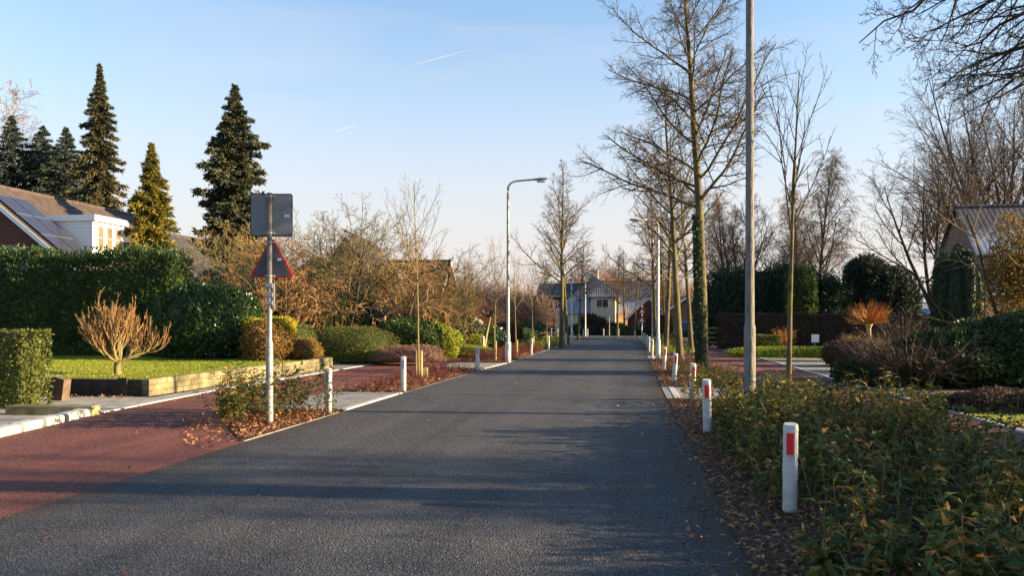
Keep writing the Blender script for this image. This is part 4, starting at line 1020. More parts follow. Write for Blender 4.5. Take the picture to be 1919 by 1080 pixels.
def stake(px, d, label, h=.75, g='wooden tree stakes'):
    mb = MB(); mb.tube([(0, 0, 0), (0, 0, h), (0, 0, h + .02)], [.04, .04, .025], 8, tint=.5); x, y = W(px, d)
    return single(mb, 'tree_stake', M['stakewood'], label, 'stake', (x, y, 0), 0, g)
M['stakewood'] = flat('stake_wood', (0.42, 0.3, 0.14), .9, .3, 9, bump=.4)
stake(789.5, 21.3, 'wooden stake touching the nearest young tree on the left'); stake(781, 21.7, 'second stake on the left side of the nearest young tree')
x, y = W(797, 21.0); mb = MB(); mb.bbox(-.07, .07, -.06, .06, 0, .3, .01); single(mb, 'wood_block', M['stakewood'], 'short square wooden block by the nearest young tree', 'block', (x, y), .2)
stake(929, 30.2, 'wooden stake of the young tree left of the tall lamp', .8); stake(969, 33.7, 'wooden stake of the young tree right of the tall lamp', .75); stake(1000, 40.6, 'wooden stake behind the leaning white post', .8); stake(1025, 46.6, 'wooden stake beside the young tree left of the big mossy tree', .8)

# --- spreading garden trees (warm, low)
def spreader(seed, H, stems, mat, bark, K=(9, 8, 7, 4), lean=.5, trop=.02, r0=.07, wob=.16, a=(60, 40), fl=.3, rmin=.0095):
    r = rg(seed); n = stems; an = np.arange(n) * 6.28 / n + r.random() * 6; ln = lean * r.uniform(.5, 1.2, n)
    D = np.stack([np.cos(an) * ln, np.sin(an) * ln, np.ones(n)], 1)
    S = np.stack([np.cos(an) * .1, np.sin(an) * .1, np.full(n, -.05)], 1)
    lv = [(K[0], .35, .97, a[0], a[1], .75, .35, .6, 7, wob, trop, 5, fl), (K[1], .15, .95, 50, 40, .55, .3, .6, 6, wob * 1.2, 0, 4, fl), (K[2], .1, .95, 48, 40, .55, .3, .65, 4, wob * 1.4, 0, 3, fl), (K[3], .1, .9, 45, 40, .5, .35, .7, 3, .15, 0, 3, 0)]
    return tree(r, (S, D, np.full(n, H * .8) * r.uniform(.85, 1.1, n), np.full(n, r0)), (9, .05, .03, .35, 8), lv, rmin, 2, 1.2)
tr, cr, _ = spreader(31, 5.2, 3, 0, 0, (13, 7, 6, 3), .3, -.02, .075, .2, (72, 50))
sp1 = plant('garden_tree', 'low wide bare garden tree behind the road sign, branches spreading sideways', 'tree', W(528, 30), tr, cr, M['twig_warm'], M['twig_warm'], 0, 'bare garden trees on the left')
tr, cr, _ = spreader(32, 6.2, 4, 0, 0, (8, 7, 5, 3), .42, .03, .07, .1, (45, 35))
sp2 = plant('garden_tree', 'vase shaped bare garden tree above the clipped mound hedge', 'tree', W(640, 33), tr, cr, M['bark_dark'], M['twig_olive'], 0, 'bare garden trees on the left')
tr, cr, _ = spreader(33, 6.0, 2, 0, 0, (13, 7, 6, 3), .35, -.01, .1, .2, (75, 50))
sp3 = plant('garden_tree', 'crooked spreading bare garden tree left of the nearest young tree', 'tree', W(732, 34), tr, cr, M['bark_dark'], M['twig_warm'], 0, 'bare garden trees on the left')
gg = 'bare garden trees on the left'
def d2(src, px, d, rz, s, lb, g=None, zs=None, z=0): x, y = W(px, d); return dup(src, (x, y, z), rz, lb, g or gg, s, zs)
d2(sp1, 395, 35, 2, .8, 'bare garden tree with tangled branches left of the road sign')
d2(sp1, 345, 36, 4, .8, 'bare twiggy garden tree behind the right end of the tall hedge')
d2(sp2, 462, 40, 1, 1.05, 'farther bare garden tree directly behind the square sign plate')
d2(sp2, 700, 42, 5, .85, 'bare garden tree right of the orange brick house')
d2(sp3, 818, 42, 3.4, .9, 'bare garden tree behind the nearest young tree')
d2(sp2, 845, 52, 1, 1.0, 'dim bare tree left of the dark yew cone on the left')
# warm twiggy dome bush
def dome(seed, H, W_, n, mat, ln=.5, hangs=0.0, rmin=.006, k2=5, k3=4):
    r = rg(seed); an = r.random(n) * 6.28; q = np.sqrt(r.random(n)); tz = r.uniform(.55, 1, n)
    D = np.stack([np.cos(an) * q * W_, np.sin(an) * q * W_, H * tz], 1)
    S = np.stack([np.cos(an) * q * W_ * .12, np.sin(an) * q * W_ * .12, np.zeros(n)], 1)
    L = np.linalg.norm(D, axis=1)
    lv = [(k2, .3, .95, 35, 35, .4, .25, .7, 5, .12, -hangs, 3, 0), (k3, .2, .95, 40, 35, .5, .3, .75, 3, .15, -hangs, 3, 0)]
    tr, cr, _ = tree(r, (S, D, L, np.full(n, .016)), (8, .05, -hangs * .5, .4, 4), lv, rmin, 1)
    return tr, cr
def domeplant(seed, px, d, H, W_, n, mat, name, label, hangs=0, cat='bush', z=0, grp=None, **kw):
    tr, cr = dome(seed, H, W_, n, mat, hangs=hangs, **kw); return plant(name, label, cat, (*W(px, d), z), tr, cr, M[mat], M[mat], tn='stems', cn='twigs', group=grp)
domeplant(41, 800, 37, 3.9, 2.0, 70, 'twig_olive', 'weeping_bush', 'broad olive brown twiggy bush behind the nearest young tree', .03, k2=9, k3=5)
domeplant(42, 852, 43, 3.0, 1.5, 50, 'twig_warm', 'weeping_bush', 'smaller arching twiggy bush left of the tall lamp', .04, k2=8, k3=5)
domeplant(43, 478, 27.3, 2.2, .42, 50, 'twig_warm', 'upright_shrub', 'narrow upright bare shrub behind the road sign pole', 0, z=.3, k2=4, k3=2)
rb = domeplant(44, 893, 60, 4.2, 2.2, 60, 'twig_pink', 'bare_bush', 'reddish twiggy tree left of the tall lamp far away', 0, k2=9, k3=6, rmin=.012)
for i, (px, d, s, lb) in enumerate(((872, 66, 1.1, 'leftmost reddish twiggy tree beyond the dark yew cone'), (915, 70, 1.15, 'reddish twiggy tree right behind the tall lamp'), (945, 78, 1.4, 'broad reddish twiggy tree right of the tall lamp'), (972, 72, 1.0, 'low reddish twiggy tree behind the second staked tree'), (1003, 76, .95, 'reddish twiggy tree before the small pale house'),
                                    (1135, 104, 2.1, 'tall rounded reddish tree behind the cream house'), (1105, 112, 2.0, 'broad reddish tree behind the cream house chimney'), (1215, 116, 2.1, 'reddish tree behind the broad frosted roof'), (1170, 110, 1.9, 'reddish tree above the middle of the broad frosted roof'), (1295, 100, 1.7, 'reddish tree behind the ivy clad trunk'), (1250, 112, 1.9, 'reddish tree between the pale lamp and the mossy trunks far away'))):
    d2(rb, px, d, i * 1.3, s, lb, 'reddish twiggy trees in the distance')

# --- the multi stem globe shrub on the lawn
r = rg(51); tr, cr = MB(), MB()
tr.tube([(0, 0, 0), (-.02, 0, .22), (.02, 0, .4)], [.1, .08, .085], 10)
n = 10; an = np.arange(n) * 6.28 / n; D = np.stack([np.cos(an) * 1.0, np.sin(an) * 1.0, np.full(n, .55)], 1); D[::3, :2] *= .35
P, Rd, Ds = grow(r, np.tile([[0, 0, .34]], (n, 1)), D, np.full(n, .72), np.full(n, .05), 6, .12, .06, .6); tr.tubes(P, Rd, 7)
S, D, L, R0 = spawn(r, P, Rd, Ds, np.full(n, .72), 10, .3, 1, .6, .25, .75, .85, .6, 0, .011)
P, Rd, Ds = grow(r, S, D, L * .95, R0, 6, .1, .24, .6); tr.tubes(P, Rd, 5)
S, D, L, R0 = spawn(r, P, Rd, Ds, L, 6, .25, 1, .5, .25, .5, .7, .6, 0, .007)
P, Rd, Ds = grow(r, S, D, L, R0, 5, .1, .3, .6); cr.tubes(P, Rd, 4)
S, D, L, R0 = spawn(r, P, Rd, Ds, L, 3, .3, .9, .5, .4, .35, .3, .8, 0, .006); P, Rd, Ds = grow(r, S, D, L, R0, 3, .1, .1, .8); cr.tubes(P, Rd, 3)
plant('pruned_shrub', 'bare globe shaped multi stem shrub on the front lawn', 'shrub', (*W(221, 18.2), .27), tr, cr, M['twig_olive'], M['twig_warm'], cn='twigs')
# --- pollard willow on the right
r = rg(52); tr, cr = MB(), MB(); tr.tube([(0, 0, 0), (.02, 0, .7), (0, 0, 1.25), (0, 0, 1.4)], [.13, .1, .1, .15], 10); tr.lathe([(.15, 1.38), (.2, 1.48), (.16, 1.58), (.02, 1.62)], 10)
n = 260; D = randdir(r, n); D[:, 2] = np.abs(D[:, 2]) * .9 + r.uniform(-.15, .1, n); P, Rd, Ds = grow(r, D * .14 + np.array([0, 0, 1.5]), D, r.uniform(.85, 1.2, n), np.full(n, .014), 6, .05, .06, .4); cr.tubes(P, Rd, 3)
plant('pollard_willow', 'small pollarded tree with a burst of orange shoots before the brown hedge', 'tree', W(1628, 36), tr, cr, M['stakewood'], M['twig_orange'], cn='shoots')
# leaning knobbly pollard and dead stub, left far
r = rg(53); tr = MB(); tr.tube([(0, 0, 0), (.15, 0, .9), (.35, 0, 1.9)], [.07, .06, .06], 8)
cr = MB(); n = 10; an = np.arange(n) * .63; D = np.stack([np.cos(an), np.sin(an), np.full(n, .35)], 1); P, Rd, Ds = grow(r, np.tile([[.35, 0, 1.85]], (n, 1)), D, np.full(n, .7), np.full(n, .05), 5, .25, .1, .7); cr.tubes(P, Rd, 5)
S, D, L, R0 = spawn(r, P, Rd, Ds, np.full(n, .7), 6, .3, 1, .7, .5, .35, .35, .6); P, Rd, Ds = grow(r, S, D, L, R0, 3, .2, .1, .7); cr.tubes(P, Rd, 4)
kp = plant('knobbly_tree', 'small leaning tree with a knobbly dark head beyond the left cycle path', 'tree', W(906, 38), tr, cr, M['stakewood'], M['bark_dark'])
d2(kp, 722, 31, 2, 1.0, 'small umbrella shaped tree with pale stem behind the clipped mound hedge', 'small knobbly headed trees'); kp['group'] = 'small knobbly headed trees'
r = rg(54); tr = MB(); tr.tube([(0, 0, 0), (0, 0, 3), (.05, 0, 5.2)], [.17, .14, .08], 8); cr = MB(); n = 12
S = np.stack([np.zeros(n), np.zeros(n), np.linspace(2.5, 5.1, n)], 1); an = np.arange(n) * 2.4; P, Rd, Ds = grow(r, S, np.stack([np.cos(an), np.sin(an), np.full(n, .5)], 1), r.uniform(.4, 1, n), np.full(n, .06), 4, .12, .12, .6); cr.tubes(P, Rd, 5)
plant('stubby_tree', 'dark lopped trunk with stubs rising beside the yew cone on the left', 'tree', W(841, 45), tr, cr, M['bark_dark'], M['bark_dark'], cn='stubs')

# --- conifers on the left
def con(seed, px, d, topy, halfpx, mat, name, label, nb=230, per=70, grp=None, bark='bark_dark', **kw):
    H = ZP(topy, d); Rm = halfpx * d / 1400
    tr, cr = conifer(rg(seed), H, Rm, nb, per, kw.pop('ln', .34), kw.pop('wd', .11), **kw)
    return plant(name, label, 'tree', W(px, d), tr, cr, M[bark], M[mat], group=grp)
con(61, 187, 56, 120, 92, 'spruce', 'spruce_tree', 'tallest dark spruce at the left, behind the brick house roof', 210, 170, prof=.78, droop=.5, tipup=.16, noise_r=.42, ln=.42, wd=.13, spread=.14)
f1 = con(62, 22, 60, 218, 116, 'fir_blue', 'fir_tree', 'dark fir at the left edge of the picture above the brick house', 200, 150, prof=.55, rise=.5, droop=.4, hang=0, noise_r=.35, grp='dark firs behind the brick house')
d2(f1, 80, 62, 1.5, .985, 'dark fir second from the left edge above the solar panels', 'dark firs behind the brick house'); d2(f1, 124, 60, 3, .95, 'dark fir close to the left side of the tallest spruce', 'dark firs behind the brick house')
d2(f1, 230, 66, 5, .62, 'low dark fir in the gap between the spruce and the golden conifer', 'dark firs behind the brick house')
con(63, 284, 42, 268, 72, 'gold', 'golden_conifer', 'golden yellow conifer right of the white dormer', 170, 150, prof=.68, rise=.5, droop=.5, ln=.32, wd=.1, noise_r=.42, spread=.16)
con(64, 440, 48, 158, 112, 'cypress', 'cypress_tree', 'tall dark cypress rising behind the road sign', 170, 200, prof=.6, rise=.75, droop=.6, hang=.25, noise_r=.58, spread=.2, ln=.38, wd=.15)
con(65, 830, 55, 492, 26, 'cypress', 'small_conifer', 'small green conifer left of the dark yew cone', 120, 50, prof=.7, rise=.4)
bl = rg(66); tr, cr, _ = tree(bl, S1(20.5, .2, (.02, 0, 1)), (16, .02, 0, .1, 8), [(26, .3, .98, 45, 25, .3, .1, .45, 8, .07, .0, 5, 0), (9, .15, .97, 45, 35, .5, .25, .55, 6, .12, -.05, 3, 0), (8, .1, .95, 40, 35, .5, .35, .6, 5, .12, -.12, 3, 0)], .018, 1)
bi = plant('birch_tree', 'pale bare birch at the far left edge, behind the firs', 'tree', W(8, 62), tr, cr, M['bark_white'], M['bark_white'])

# --- evergreen mounds, hedges and shrubs, left
mb = MB(); hedge(mb, rg(71), 19000, 14.0, 1.5, 3.72, .15, .055, .2, .2, .42); hx, hy = W(326, 27.6)
single(mb, 'laurel_hedge', M['laurel'], 'tall clipped dark laurel hedge behind the front lawn', 'hedge', (hx - 7.0, hy + .1, .25), .06)
mb = MB(); hedge(mb, rg(72), 8500, 3.6, .8, 1.42, .05, .026, .05, .07, .03, up=.3, hi=False); x, y = W(24, 13.3)
single(mb, 'low_hedge', M['box'], 'low clipped hedge at the left edge next to the wooden stump', 'hedge', (x - 1.8, y + .4, 0), .1)
mb = MB(); mb2 = rg(73); blob(mb, mb2, 9000, (1.95, 1.5, 1.45), .11, .045, (0, 0, 1.25), .13, hi=False)
single(mb, 'rhododendron_bush', M['rhodo'], 'big rounded dark green bush between the tall hedge and the road sign', 'bush', (*W(390, 26.3), .25))
mb = MB(); blob(mb, rg(74), 3500, (.75, .8, 1.05), .1, .04, (0, 0, .9), .15); single(mb, 'laurel_bush', M['laurel'], 'green bush filling the end of the tall hedge', 'bush', (*W(322, 27.4), .25))
mb = MB(); blob(mb, rg(75), 3600, (.85, .8, .78), .06, .03, (0, 0, .62), .22, k=4, depth=.25); single(mb, 'yellow_tipped_bush', M['autumn'], 'reddish green clipped bush right behind the road sign pole', 'bush', (*W(505, 24.8), .2))
mb = MB(); blob(mb, rg(76), 2000, (.62, .5, .32), .06, .035, (0, 0, .3), .22, core=False); single(mb, 'yellow_bush', M['yellow'], 'bright yellow leafy top growing over the bush behind the road sign', 'bush', (*W(519, 25.3), 1.1))
mb = MB(); blob(mb, rg(77), 4200, (.8, .8, .76), .045, .025, (0, 0, .6), .05); single(mb, 'round_bush', M['box'], 'rounded green clipped bush between the road sign and the clipped mound', 'bush', (*W(548, 26.4), .2))
mb = MB(); blob(mb, rg(78), 2300, (.55, .6, .5), .055, .028, (0, 0, .4), .2, k=4); single(mb, 'small_autumn_bush', M['autumn'], 'small orange green bush at the wall end before the rounded green bush', 'bush', (*W(570, 25.2), .15))
mb = MB(); blob(mb, rg(79), 1400, (.4, .4, .3), .05, .03, (0, 0, .25), .2, core=False); single(mb, 'yellow_bush', M['yellow'], 'small yellow leafed sprig left of the road sign pole', 'bush', (*W(478, 25.6), 1.15))
mb = MB(); blob(mb, rg(80), 12000, (2.0, 1.35, 1.08), .05, .02, (0, 0, .2), .05, p=2.8, up=.2); single(mb, 'clipped_mound_hedge', M['box'], 'long smooth clipped mound hedge beside the driveway', 'hedge', (*W(663, 28.9), .1))
mb = MB(); blob(mb, rg(81), 6000, (1.9, 1.2, 2.1), .1, .05, (0, 0, 1.9), .2); single(mb, 'evergreen_bush', M['rhodo'], 'tall dark evergreen behind the clipped mound hedge', 'bush', (*W(575, 35.5), 0))
mb = MB(); blob(mb, rg(82), 5000, (1.3, 1.1, 2.6), .09, .045, (0, 0, 2.6), .2); single(mb, 'holly_tree', M['laurel'], 'tall olive green evergreen right of the square sign', 'bush', (*W(592, 41), 0))
mb = MB(); blob(mb, rg(83), 3800, (1.35, .9, .85), .11, .05, (0, 0, .8), .18); single(mb, 'laurel_bush', M['laurel'], 'light green leafy bush left of the nearest young tree', 'bush', W(765, 29.5))
mb = MB(); blob(mb, rg(84), 3200, (1.1, .8, .7), .11, .05, (0, 0, .7), .18); single(mb, 'laurel_bush', M['lime'], 'bright green leafy bush right of the nearest young tree', 'bush', W(812, 31.5))
mb = MB(); blob(mb, rg(85), 3500, (1.0, 1.0, 1.2), .1, .05, (0, 0, 1.3), .22); single(mb, 'evergreen_bush', M['rhodo'], 'dark green bush behind the light green leafy bush', 'bush', W(836, 38))
mb = MB(); blob(mb, rg(86), 4000, (.62, .62, 1.75), .12, .04, (0, 0, 1.8), .06, up=1); single(mb, 'yew_cone', M['yew'], 'dark rounded yew cone between the garden trees and the tall lamp', 'bush', W(857, 46))
mb = MB(); blob(mb, rg(87), 3000, (2.0, .6, .35), .05, .03, (0, 0, .2), .1); single(mb, 'low_yellow_hedge', M['lime'], 'low yellow green border right of the block edging', 'hedge', W(846, 33.5))
mb = MB(); blob(mb, rg(88), 2600, (1.3, .7, .4), .06, .014, (0, 0, .2), .3); single(mb, 'heather_border', M['heather'], 'pinkish brown border planting above the block edging', 'border plants', (*W(765, 27.3), .15))
for i, (px, d, sx, sz, m_, lb) in enumerate(((872, 42, 1.0, 1.0, 'rhodo', 'dark bush right of the yew cone beyond the cycle path'), (915, 44, 1.3, .8, 'rhodo', 'dark low bush behind the leaning knobbly tree'), (948, 52, 1.2, .9, 'juniper', 'brownish bush right of the tall lamp beyond the cycle path'), (975, 56, 1.6, .6, 'laurel', 'low green bush left of the far brick houses'), (1000, 66, 1.4, .9, 'rhodo', 'far dark bush before the small pale house'), (885, 40, .8, .5, 'lime', 'small lime green bush near the white garden object'))):
    mb = MB(); blob(mb, rg(90 + i), 2000, (sx, sx * .8, sz), .1, .05, (0, 0, sz * .7), .2); single(mb, 'garden_bush', M[m_], lb, 'bush', W(px, d))
x, y = W(887, 44); mb = MB(); blob(mb, rg(99), 300, (.35, .3, .2), .3, .12, (0, 0, 1.25), .1, depth=.05); mb.tube([(0, 0, 0), (0, 0, 1.2)], .04, 6); single(mb, 'covered_feeder', M['white'], 'white covered garden object beside the leaning knobbly tree', 'garden ornament', (x, y))
for i, (px, d, sx, sz, m_, lb) in enumerate(((505, 46, 2.2, 2.7, 'yew', 'tall dark evergreen far behind the triangular sign'), (610, 50, 2.3, 3.1, 'fir_blue', 'dark bluish evergreen between the square sign and the brick gable'), (765, 54, 2.4, 2.3, 'yew', 'dark evergreen behind the nearest young tree, before the dark roof'), (440, 37, 2.2, 2.5, 'yew', 'dark evergreen mass behind the big rounded bush, left of the sign pole'), (700, 45, 2.2, 2.6, 'rhodo', 'dark evergreen behind the vase shaped garden tree'), (640, 38, 1.3, 1.5, 'laurel', 'olive evergreen behind the right half of the clipped mound'), (800, 44, 2.6, 1.7, 'yew', 'dark evergreen bank behind the weeping twiggy bush'))):
    mb = MB(); blob(mb, rg(190 + i), 4500, (sx, sx * .7, sz), .13, .05, (0, 0, sz * .8), .25); single(mb, 'evergreen_bush', M[m_], lb, 'bush', W(px, d))
for i, (px, d, sx, sz, m_, lb) in enumerate(((1106, 90, 1.3, 1.5, 'juniper', 'dark climbing shrub at the left of the cream wing'), (1124, 89.5, .9, 1.2, 'beech', 'brown twiggy shrub under the cream wing window'), (1152, 88, 1.5, .8, 'beech', 'brown hedge right of the cream wing'), (1176, 86.5, 2.2, .6, 'box', 'low olive hedge before the broad frosted roof'), (1085, 88, 1.6, .7, 'rhodo', 'low dark bush before the long brick house'), (1240, 70, 1.6, 1.3, 'juniper', 'brown bush left of the first mossy trunk far back'))):
    mb = MB(); blob(mb, rg(230 + i), 900, (sx, sx * .5, sz), .22, .1, (0, 0, sz * .6), .3, k=5); single(mb, 'front_garden_bush', M[m_], lb, 'bush', W(px, d))
# far fence, left
fe = thing('wooden_fence', 'low wooden rail fence at the far left bend of the cycle path', 'fence', (*W(1000, 58), 0), .1)
for z in (.35, .65): mb = MB(); mb.bbox(0, 2.6, -.03, .03, z, z + .12, .01); mb.build('rail', M['stakewood'], fe)
for k in range(4): mb = MB(); mb.bbox(.05 + k * .8, .15 + k * .8, .035, .13, 0, .85, .01); mb.build('fence_post', M['stakewood'], fe)

# --- right side
def wall_hedge(seed, pxa, pxb, d, h, mat, name, label, n, ln, wd, wd_=1.2, z=0):
    a, b = W(pxa, d), W(pxb, d); L = math.hypot(b[0] - a[0], b[1] - a[1]); mb = MB(); hedge(mb, rg(seed), n, L, wd_, h, ln, wd, .05, .08, .05)
    return single(mb, name, M[mat], label, 'hedge', ((a[0] + b[0]) / 2, (a[1] + b[1]) / 2, z), math.atan2(b[1] - a[1], b[0] - a[0]))
wall_hedge(101, 1350, 1760, 43.5, 1.95, 'beech', 'beech_hedge', 'long straight brown clipped hedge across the right gardens', 18000, .1, .05)
wall_hedge(102, 1405, 1458, 35.5, .9, 'box', 'box_hedge', 'small dark green clipped block hedge right of the grey lamp post', 5000, .05, .026, 1.0)
mb = MB()
for c, s_ in (((-2.2, 0, 2.3), (2.3, 1.8, 2.5)), ((.8, .5, 2.5), (2.4, 1.8, 2.7)), ((3.3, 0, 2.2), (1.6, 1.6, 2.2))): blob(mb, rg(103 + int(c[0] * 3)), 6000, s_, .2, .07, c, .28, up=.3, depth=.25, k=4); blob(mb, rg(203 + int(c[0] * 3)), 2200, (s_[0], s_[1], s_[2] * 1.08), .2, .06, c, .45, up=1, depth=.3, core=False, k=7)
single(mb, 'evergreen_thicket', M['yew'], 'wide dark evergreen thicket behind the brown hedge, left part', 'bush', W(1442, 49))
mb = MB(); blob(mb, rg(104), 3500, (1.0, .9, 1.7), .14, .05, (0, 0, 3.2), .22, core=False); single(mb, 'olive_bush', M['laurel'], 'lighter green shrub standing in the dark evergreen thicket', 'bush', W(1500, 47))
mb = MB(); blob(mb, rg(105), 9000, (2.75, 2, 2.6), .24, .08, (0, 0, 3.0), .35, up=.5, depth=.35, k=5); blob(mb, rg(106), 3500, (1.3, 1.3, 1.6), .24, .08, (-.9, 0, 4.7), .3, depth=.35)
single(mb, 'evergreen_thicket', M['fir_blue'], 'shaggy dark evergreen behind the brown hedge and the orange pollard', 'bush', W(1645, 54))
mb = MB()
for i in range(9):
    a_ = i * .7; rr_ = .62 if i else 0; blob(mb, rg(110 + i), 1500, (.31, .31, 1.7 + .2 * math.sin(i * 2.3)), .09, .03, (math.cos(a_) * rr_, math.sin(a_) * rr_, (2.75 if i == 0 else 2.3) + .3 * math.sin(i * 3)), .08, up=1.4, p=2.2, depth=.1)
single(mb, 'columnar_yew', M['yew'], 'dense dark columnar yew before the right brick house', 'tree', (*W(1795, 29.5), .2))
tr, cr, _ = tree(rg(120), S1(5.2, .08, (-.1, 0, 1)), (8, .06, 0, .3, 7), [(10, .25, .97, 55, 35, .5, .3, .6, 6, .12, .02, 4, 0), (7, .2, .95, 45, 40, .5, .3, .6, 4, .15, 0, 3, 0)], .006, 1)
gt = plant('golden_leaf_tree', 'golden olive leafed tree at the right edge in front of the brick house', 'tree', W(1903, 22), tr, cr, M['bark_dark'], M['twig_olive'])
mb = MB(); blob(mb, rg(121), 6500, (1.1, 1.0, 1.75), .085, .036, (.25, 0, 2.9), .3, core=False, depth=.85, flatb=False); mb.build('leaves', M['autumn2'] if 'autumn2' in M else M['gold'], gt)
# ivy bank
mb = MB()
for c, s_, n_ in (((.1, .2, .45), (1.4, 1.3, .85), 6000), ((1.7, .3, .7), (1.5, 1.4, 1.0), 6000), ((3.2, .6, .85), (1.4, 1.5, 1.05), 5000), ((-1.3, 0.1, .15), (1.2, 1.0, .5), 3000)): blob(mb, rg(130 + int(c[0] * 5)), n_, s_, .085, .06, c, .26, up=.3, k=4.5)
single(mb, 'ivy_bank', M['ivy'], 'big dark glossy leaved shrub bank beside the right cycle path', 'bush', W(1770, 18.6))
domeplant(131, 1700, 18.2, 1.35, 1.5, 90, 'twig', 'bare_shrub', 'thin bare stems in front of the dark shrub bank', 0, k2=5, k3=3, rmin=.004)
domeplant(132, 1680, 20.5, 1.15, 1.0, 60, 'twig_olive', 'bare_shrub', 'low tangle of brownish stems left of the dark shrub bank', 0.02, k2=6, k3=4, rmin=.004)
domeplant(133, 1595, 37, 1.0, .5, 30, 'twig_warm', 'bare_shrub', 'small reddish bare shrub left of the orange pollard', 0, k2=5, k3=3)
domeplant(134, 1470, 38, 1.2, .5, 40, 'twig_orange', 'bare_shrub', 'orange brown shrub behind the small block hedge', 0, k2=5, k3=3)
domeplant(135, 1690, 33, 2.1, 1.1, 50, 'twig', 'bare_shrub', 'bare grey shrub between the orange pollard and the columnar yew', 0, k2=6, k3=4)
mb = MB(); blob(mb, rg(136), 4500, (1.15, .9, .5), .09, .03, (0, 0, .4), .3, up=.1); single(mb, 'creeping_juniper', M['juniper'], 'dark purplish spreading shrub at the end of the gravel yard', 'bush', W(1612, 26.5))
mb = MB(); blob(mb, rg(137), 3500, (1.1, .8, .6), .06, .025, (0, 0, .35), .2); single(mb, 'green_low_bush', M['laurel'], 'soft green low bush between the purplish shrub and the dark bank', 'bush', W(1690, 23.5))
mb = MB(); blob(mb, rg(138), 5000, (3.2, 1.0, .32), .09, .04, (0, 0, .1), .2); single(mb, 'lime_border', M['lime'], 'bright yellow green ground cover border along the right lawn', 'border plants', W(1500, 33.5))
mb = MB(); blob(mb, rg(139), 4000, (1.3, .6, .3), .07, .03, (0, 0, .05), .35, k=5); single(mb, 'leafy_heap', M['beech'], 'dark heap of dead leaves and creeper beside the right cycle path at the picture edge', 'heap', W(1905, 13.3))
# gate
ga = thing('garden_gate', 'dark metal garden gate with vertical bars at the right edge', 'gate', (*W(1893, 18.9), 0), .25)
for xx in (0, 1.15): mb = MB(); mb.bbox(xx - .05, xx + .05, -.05, .05, 0, 1.75, .008); mb.lathe([(.06, 1.75), (.06, 1.78), (.0, 1.84)], 10, c=(xx, 0)); mb.build('gate_post', M['rim'], ga)
mb = MB()
for z in (.12, .95, 1.5): mb.box(.052, 1.098, -.018, .018, z, z + .05)
for k in range(9): mb.box(.1 + k * .12, .118 + k * .12, -.008, .008, .17, 1.5)
mb.box(.06, 1.09, -.006, .006, .19, .9); mb.build('gate_leaf', M['gatepaint'] if 'gatepaint' in M else M['signback2'], ga)
# wooden field gate behind the ivy clad tree
fg = thing('field_gate', 'wooden rail gate beyond the right cycle path behind the ivy trunk', 'gate', (*W(1322, 47), 0), PSI)
for z in (.25, .55, .85, 1.15): mb = MB(); mb.bbox(.05, 1.5, -.02, .02, z, z + .09, .006); mb.build('rail', M['sleeper'], fg)
for xx in (0, 1.55): mb = MB(); mb.bbox(xx - .06, xx + .06, -.06, .06, 0, 1.4, .01); mb.build('gate_post', M['sleeper'], fg)

# tall bare trees, right
def vase(seed, H, n, lean, r0, rmin, K=(8, 8, 6, 3), bole=1.5):
    r = rg(seed); an = np.arange(n) * 6.28 / n + r.random() * 3; ln = lean * r.uniform(.3, 1.2, n)
    D = np.stack([np.cos(an) * ln, np.sin(an) * ln, np.ones(n)], 1)
    lv = [(K[0], .2, .95, 40, 28, .5, .22, .55, 8, .07, .04, 5, 0), (K[1], .15, .97, 42, 32, .5, .28, .55, 6, .1, .02, 4, 0), (K[2], .1, .95, 42, 35, .5, .3, .6, 4, .14, .01, 3, 0), (K[3], .1, .9, 42, 35, .5, .35, .7, 3, .15, 0, 3, 0)]
    tr, cr, e = tree(r, (np.tile([[0, 0, bole]], (n, 1)) + D * .1, D, np.full(n, H - bole) * r.uniform(.8, 1.02, n), np.full(n, r0 * .6)), (12, .03, .015, .15, 7), lv, rmin, 2)
    tr.tube([(0, 0, -.1), (0, 0, bole * .5), (0, 0, bole + .3)], [r0 * 1.2, r0, r0 * .95], 10); return tr, cr
tr, cr = vase(141, 12.0, 6, .45, .24, .009, bole=2.0)
v1 = plant('bare_tree', 'wide bare multi stem tree left of the right brick house', 'tree', W(1752, 47), tr, cr, M['bark_dark'], M['twig'], 1.0, group='tall bare trees behind the right gardens')
tr, cr = vase(142, 22.5, 7, .34, .34, .0105, (9, 8, 6, 3), bole=3)
v2 = plant('bare_tree', 'tallest bare tree rising behind the right brick house roof', 'tree', W(1885, 60), tr, cr, M['bark_dark'], M['twig'], .3, group='tall bare trees behind the right gardens')
gv = 'tall bare trees behind the right gardens'
d2(v2, 1815, 66, 2.5, .8, 'bare tree with slender upright stems behind the roof ridge of the right house', gv)
d2(v1, 1385, 66, 3, 1.0, 'bare tree above the dark thicket, left of the grey lamp post', gv)
d2(v1, 1480, 70, 1, .8, 'bare tree above the dark thicket, behind the young tree on the right', gv)
# birches with hanging brown twigs
tr, cr, _ = tree(rg(150), S1(15.5, .2), (14, .02, .0, .12, 8), [(38, .22, .98, 42, 22, .34, .12, .45, 8, .06, .04, 5, 0), (9, .2, .97, 45, 40, .4, .3, .5, 6, .12, -.12, 3, 0), (9, .1, .95, 40, 40, .6, .5, .6, 5, .1, -.3, 3, 0), (3, .2, .9, 30, 30, .4, .3, .7, 3, .1, -.3, 3, 0)], .010, 2)
b1 = plant('weeping_birch', 'tall weeping brown birch behind the young tree on the right', 'tree', W(1530, 64), tr, cr, M['bark_dark'], M['twig_warm'], group='birches behind the thicket')
d2(b1, 1500, 70, 2, .9, 'second weeping birch just left of the tall one', 'birches behind the thicket'); d2(b1, 1358, 72, 4, .85, 'weeping birch seen between the ivy trunk and the grey lamp post', 'birches behind the thicket')
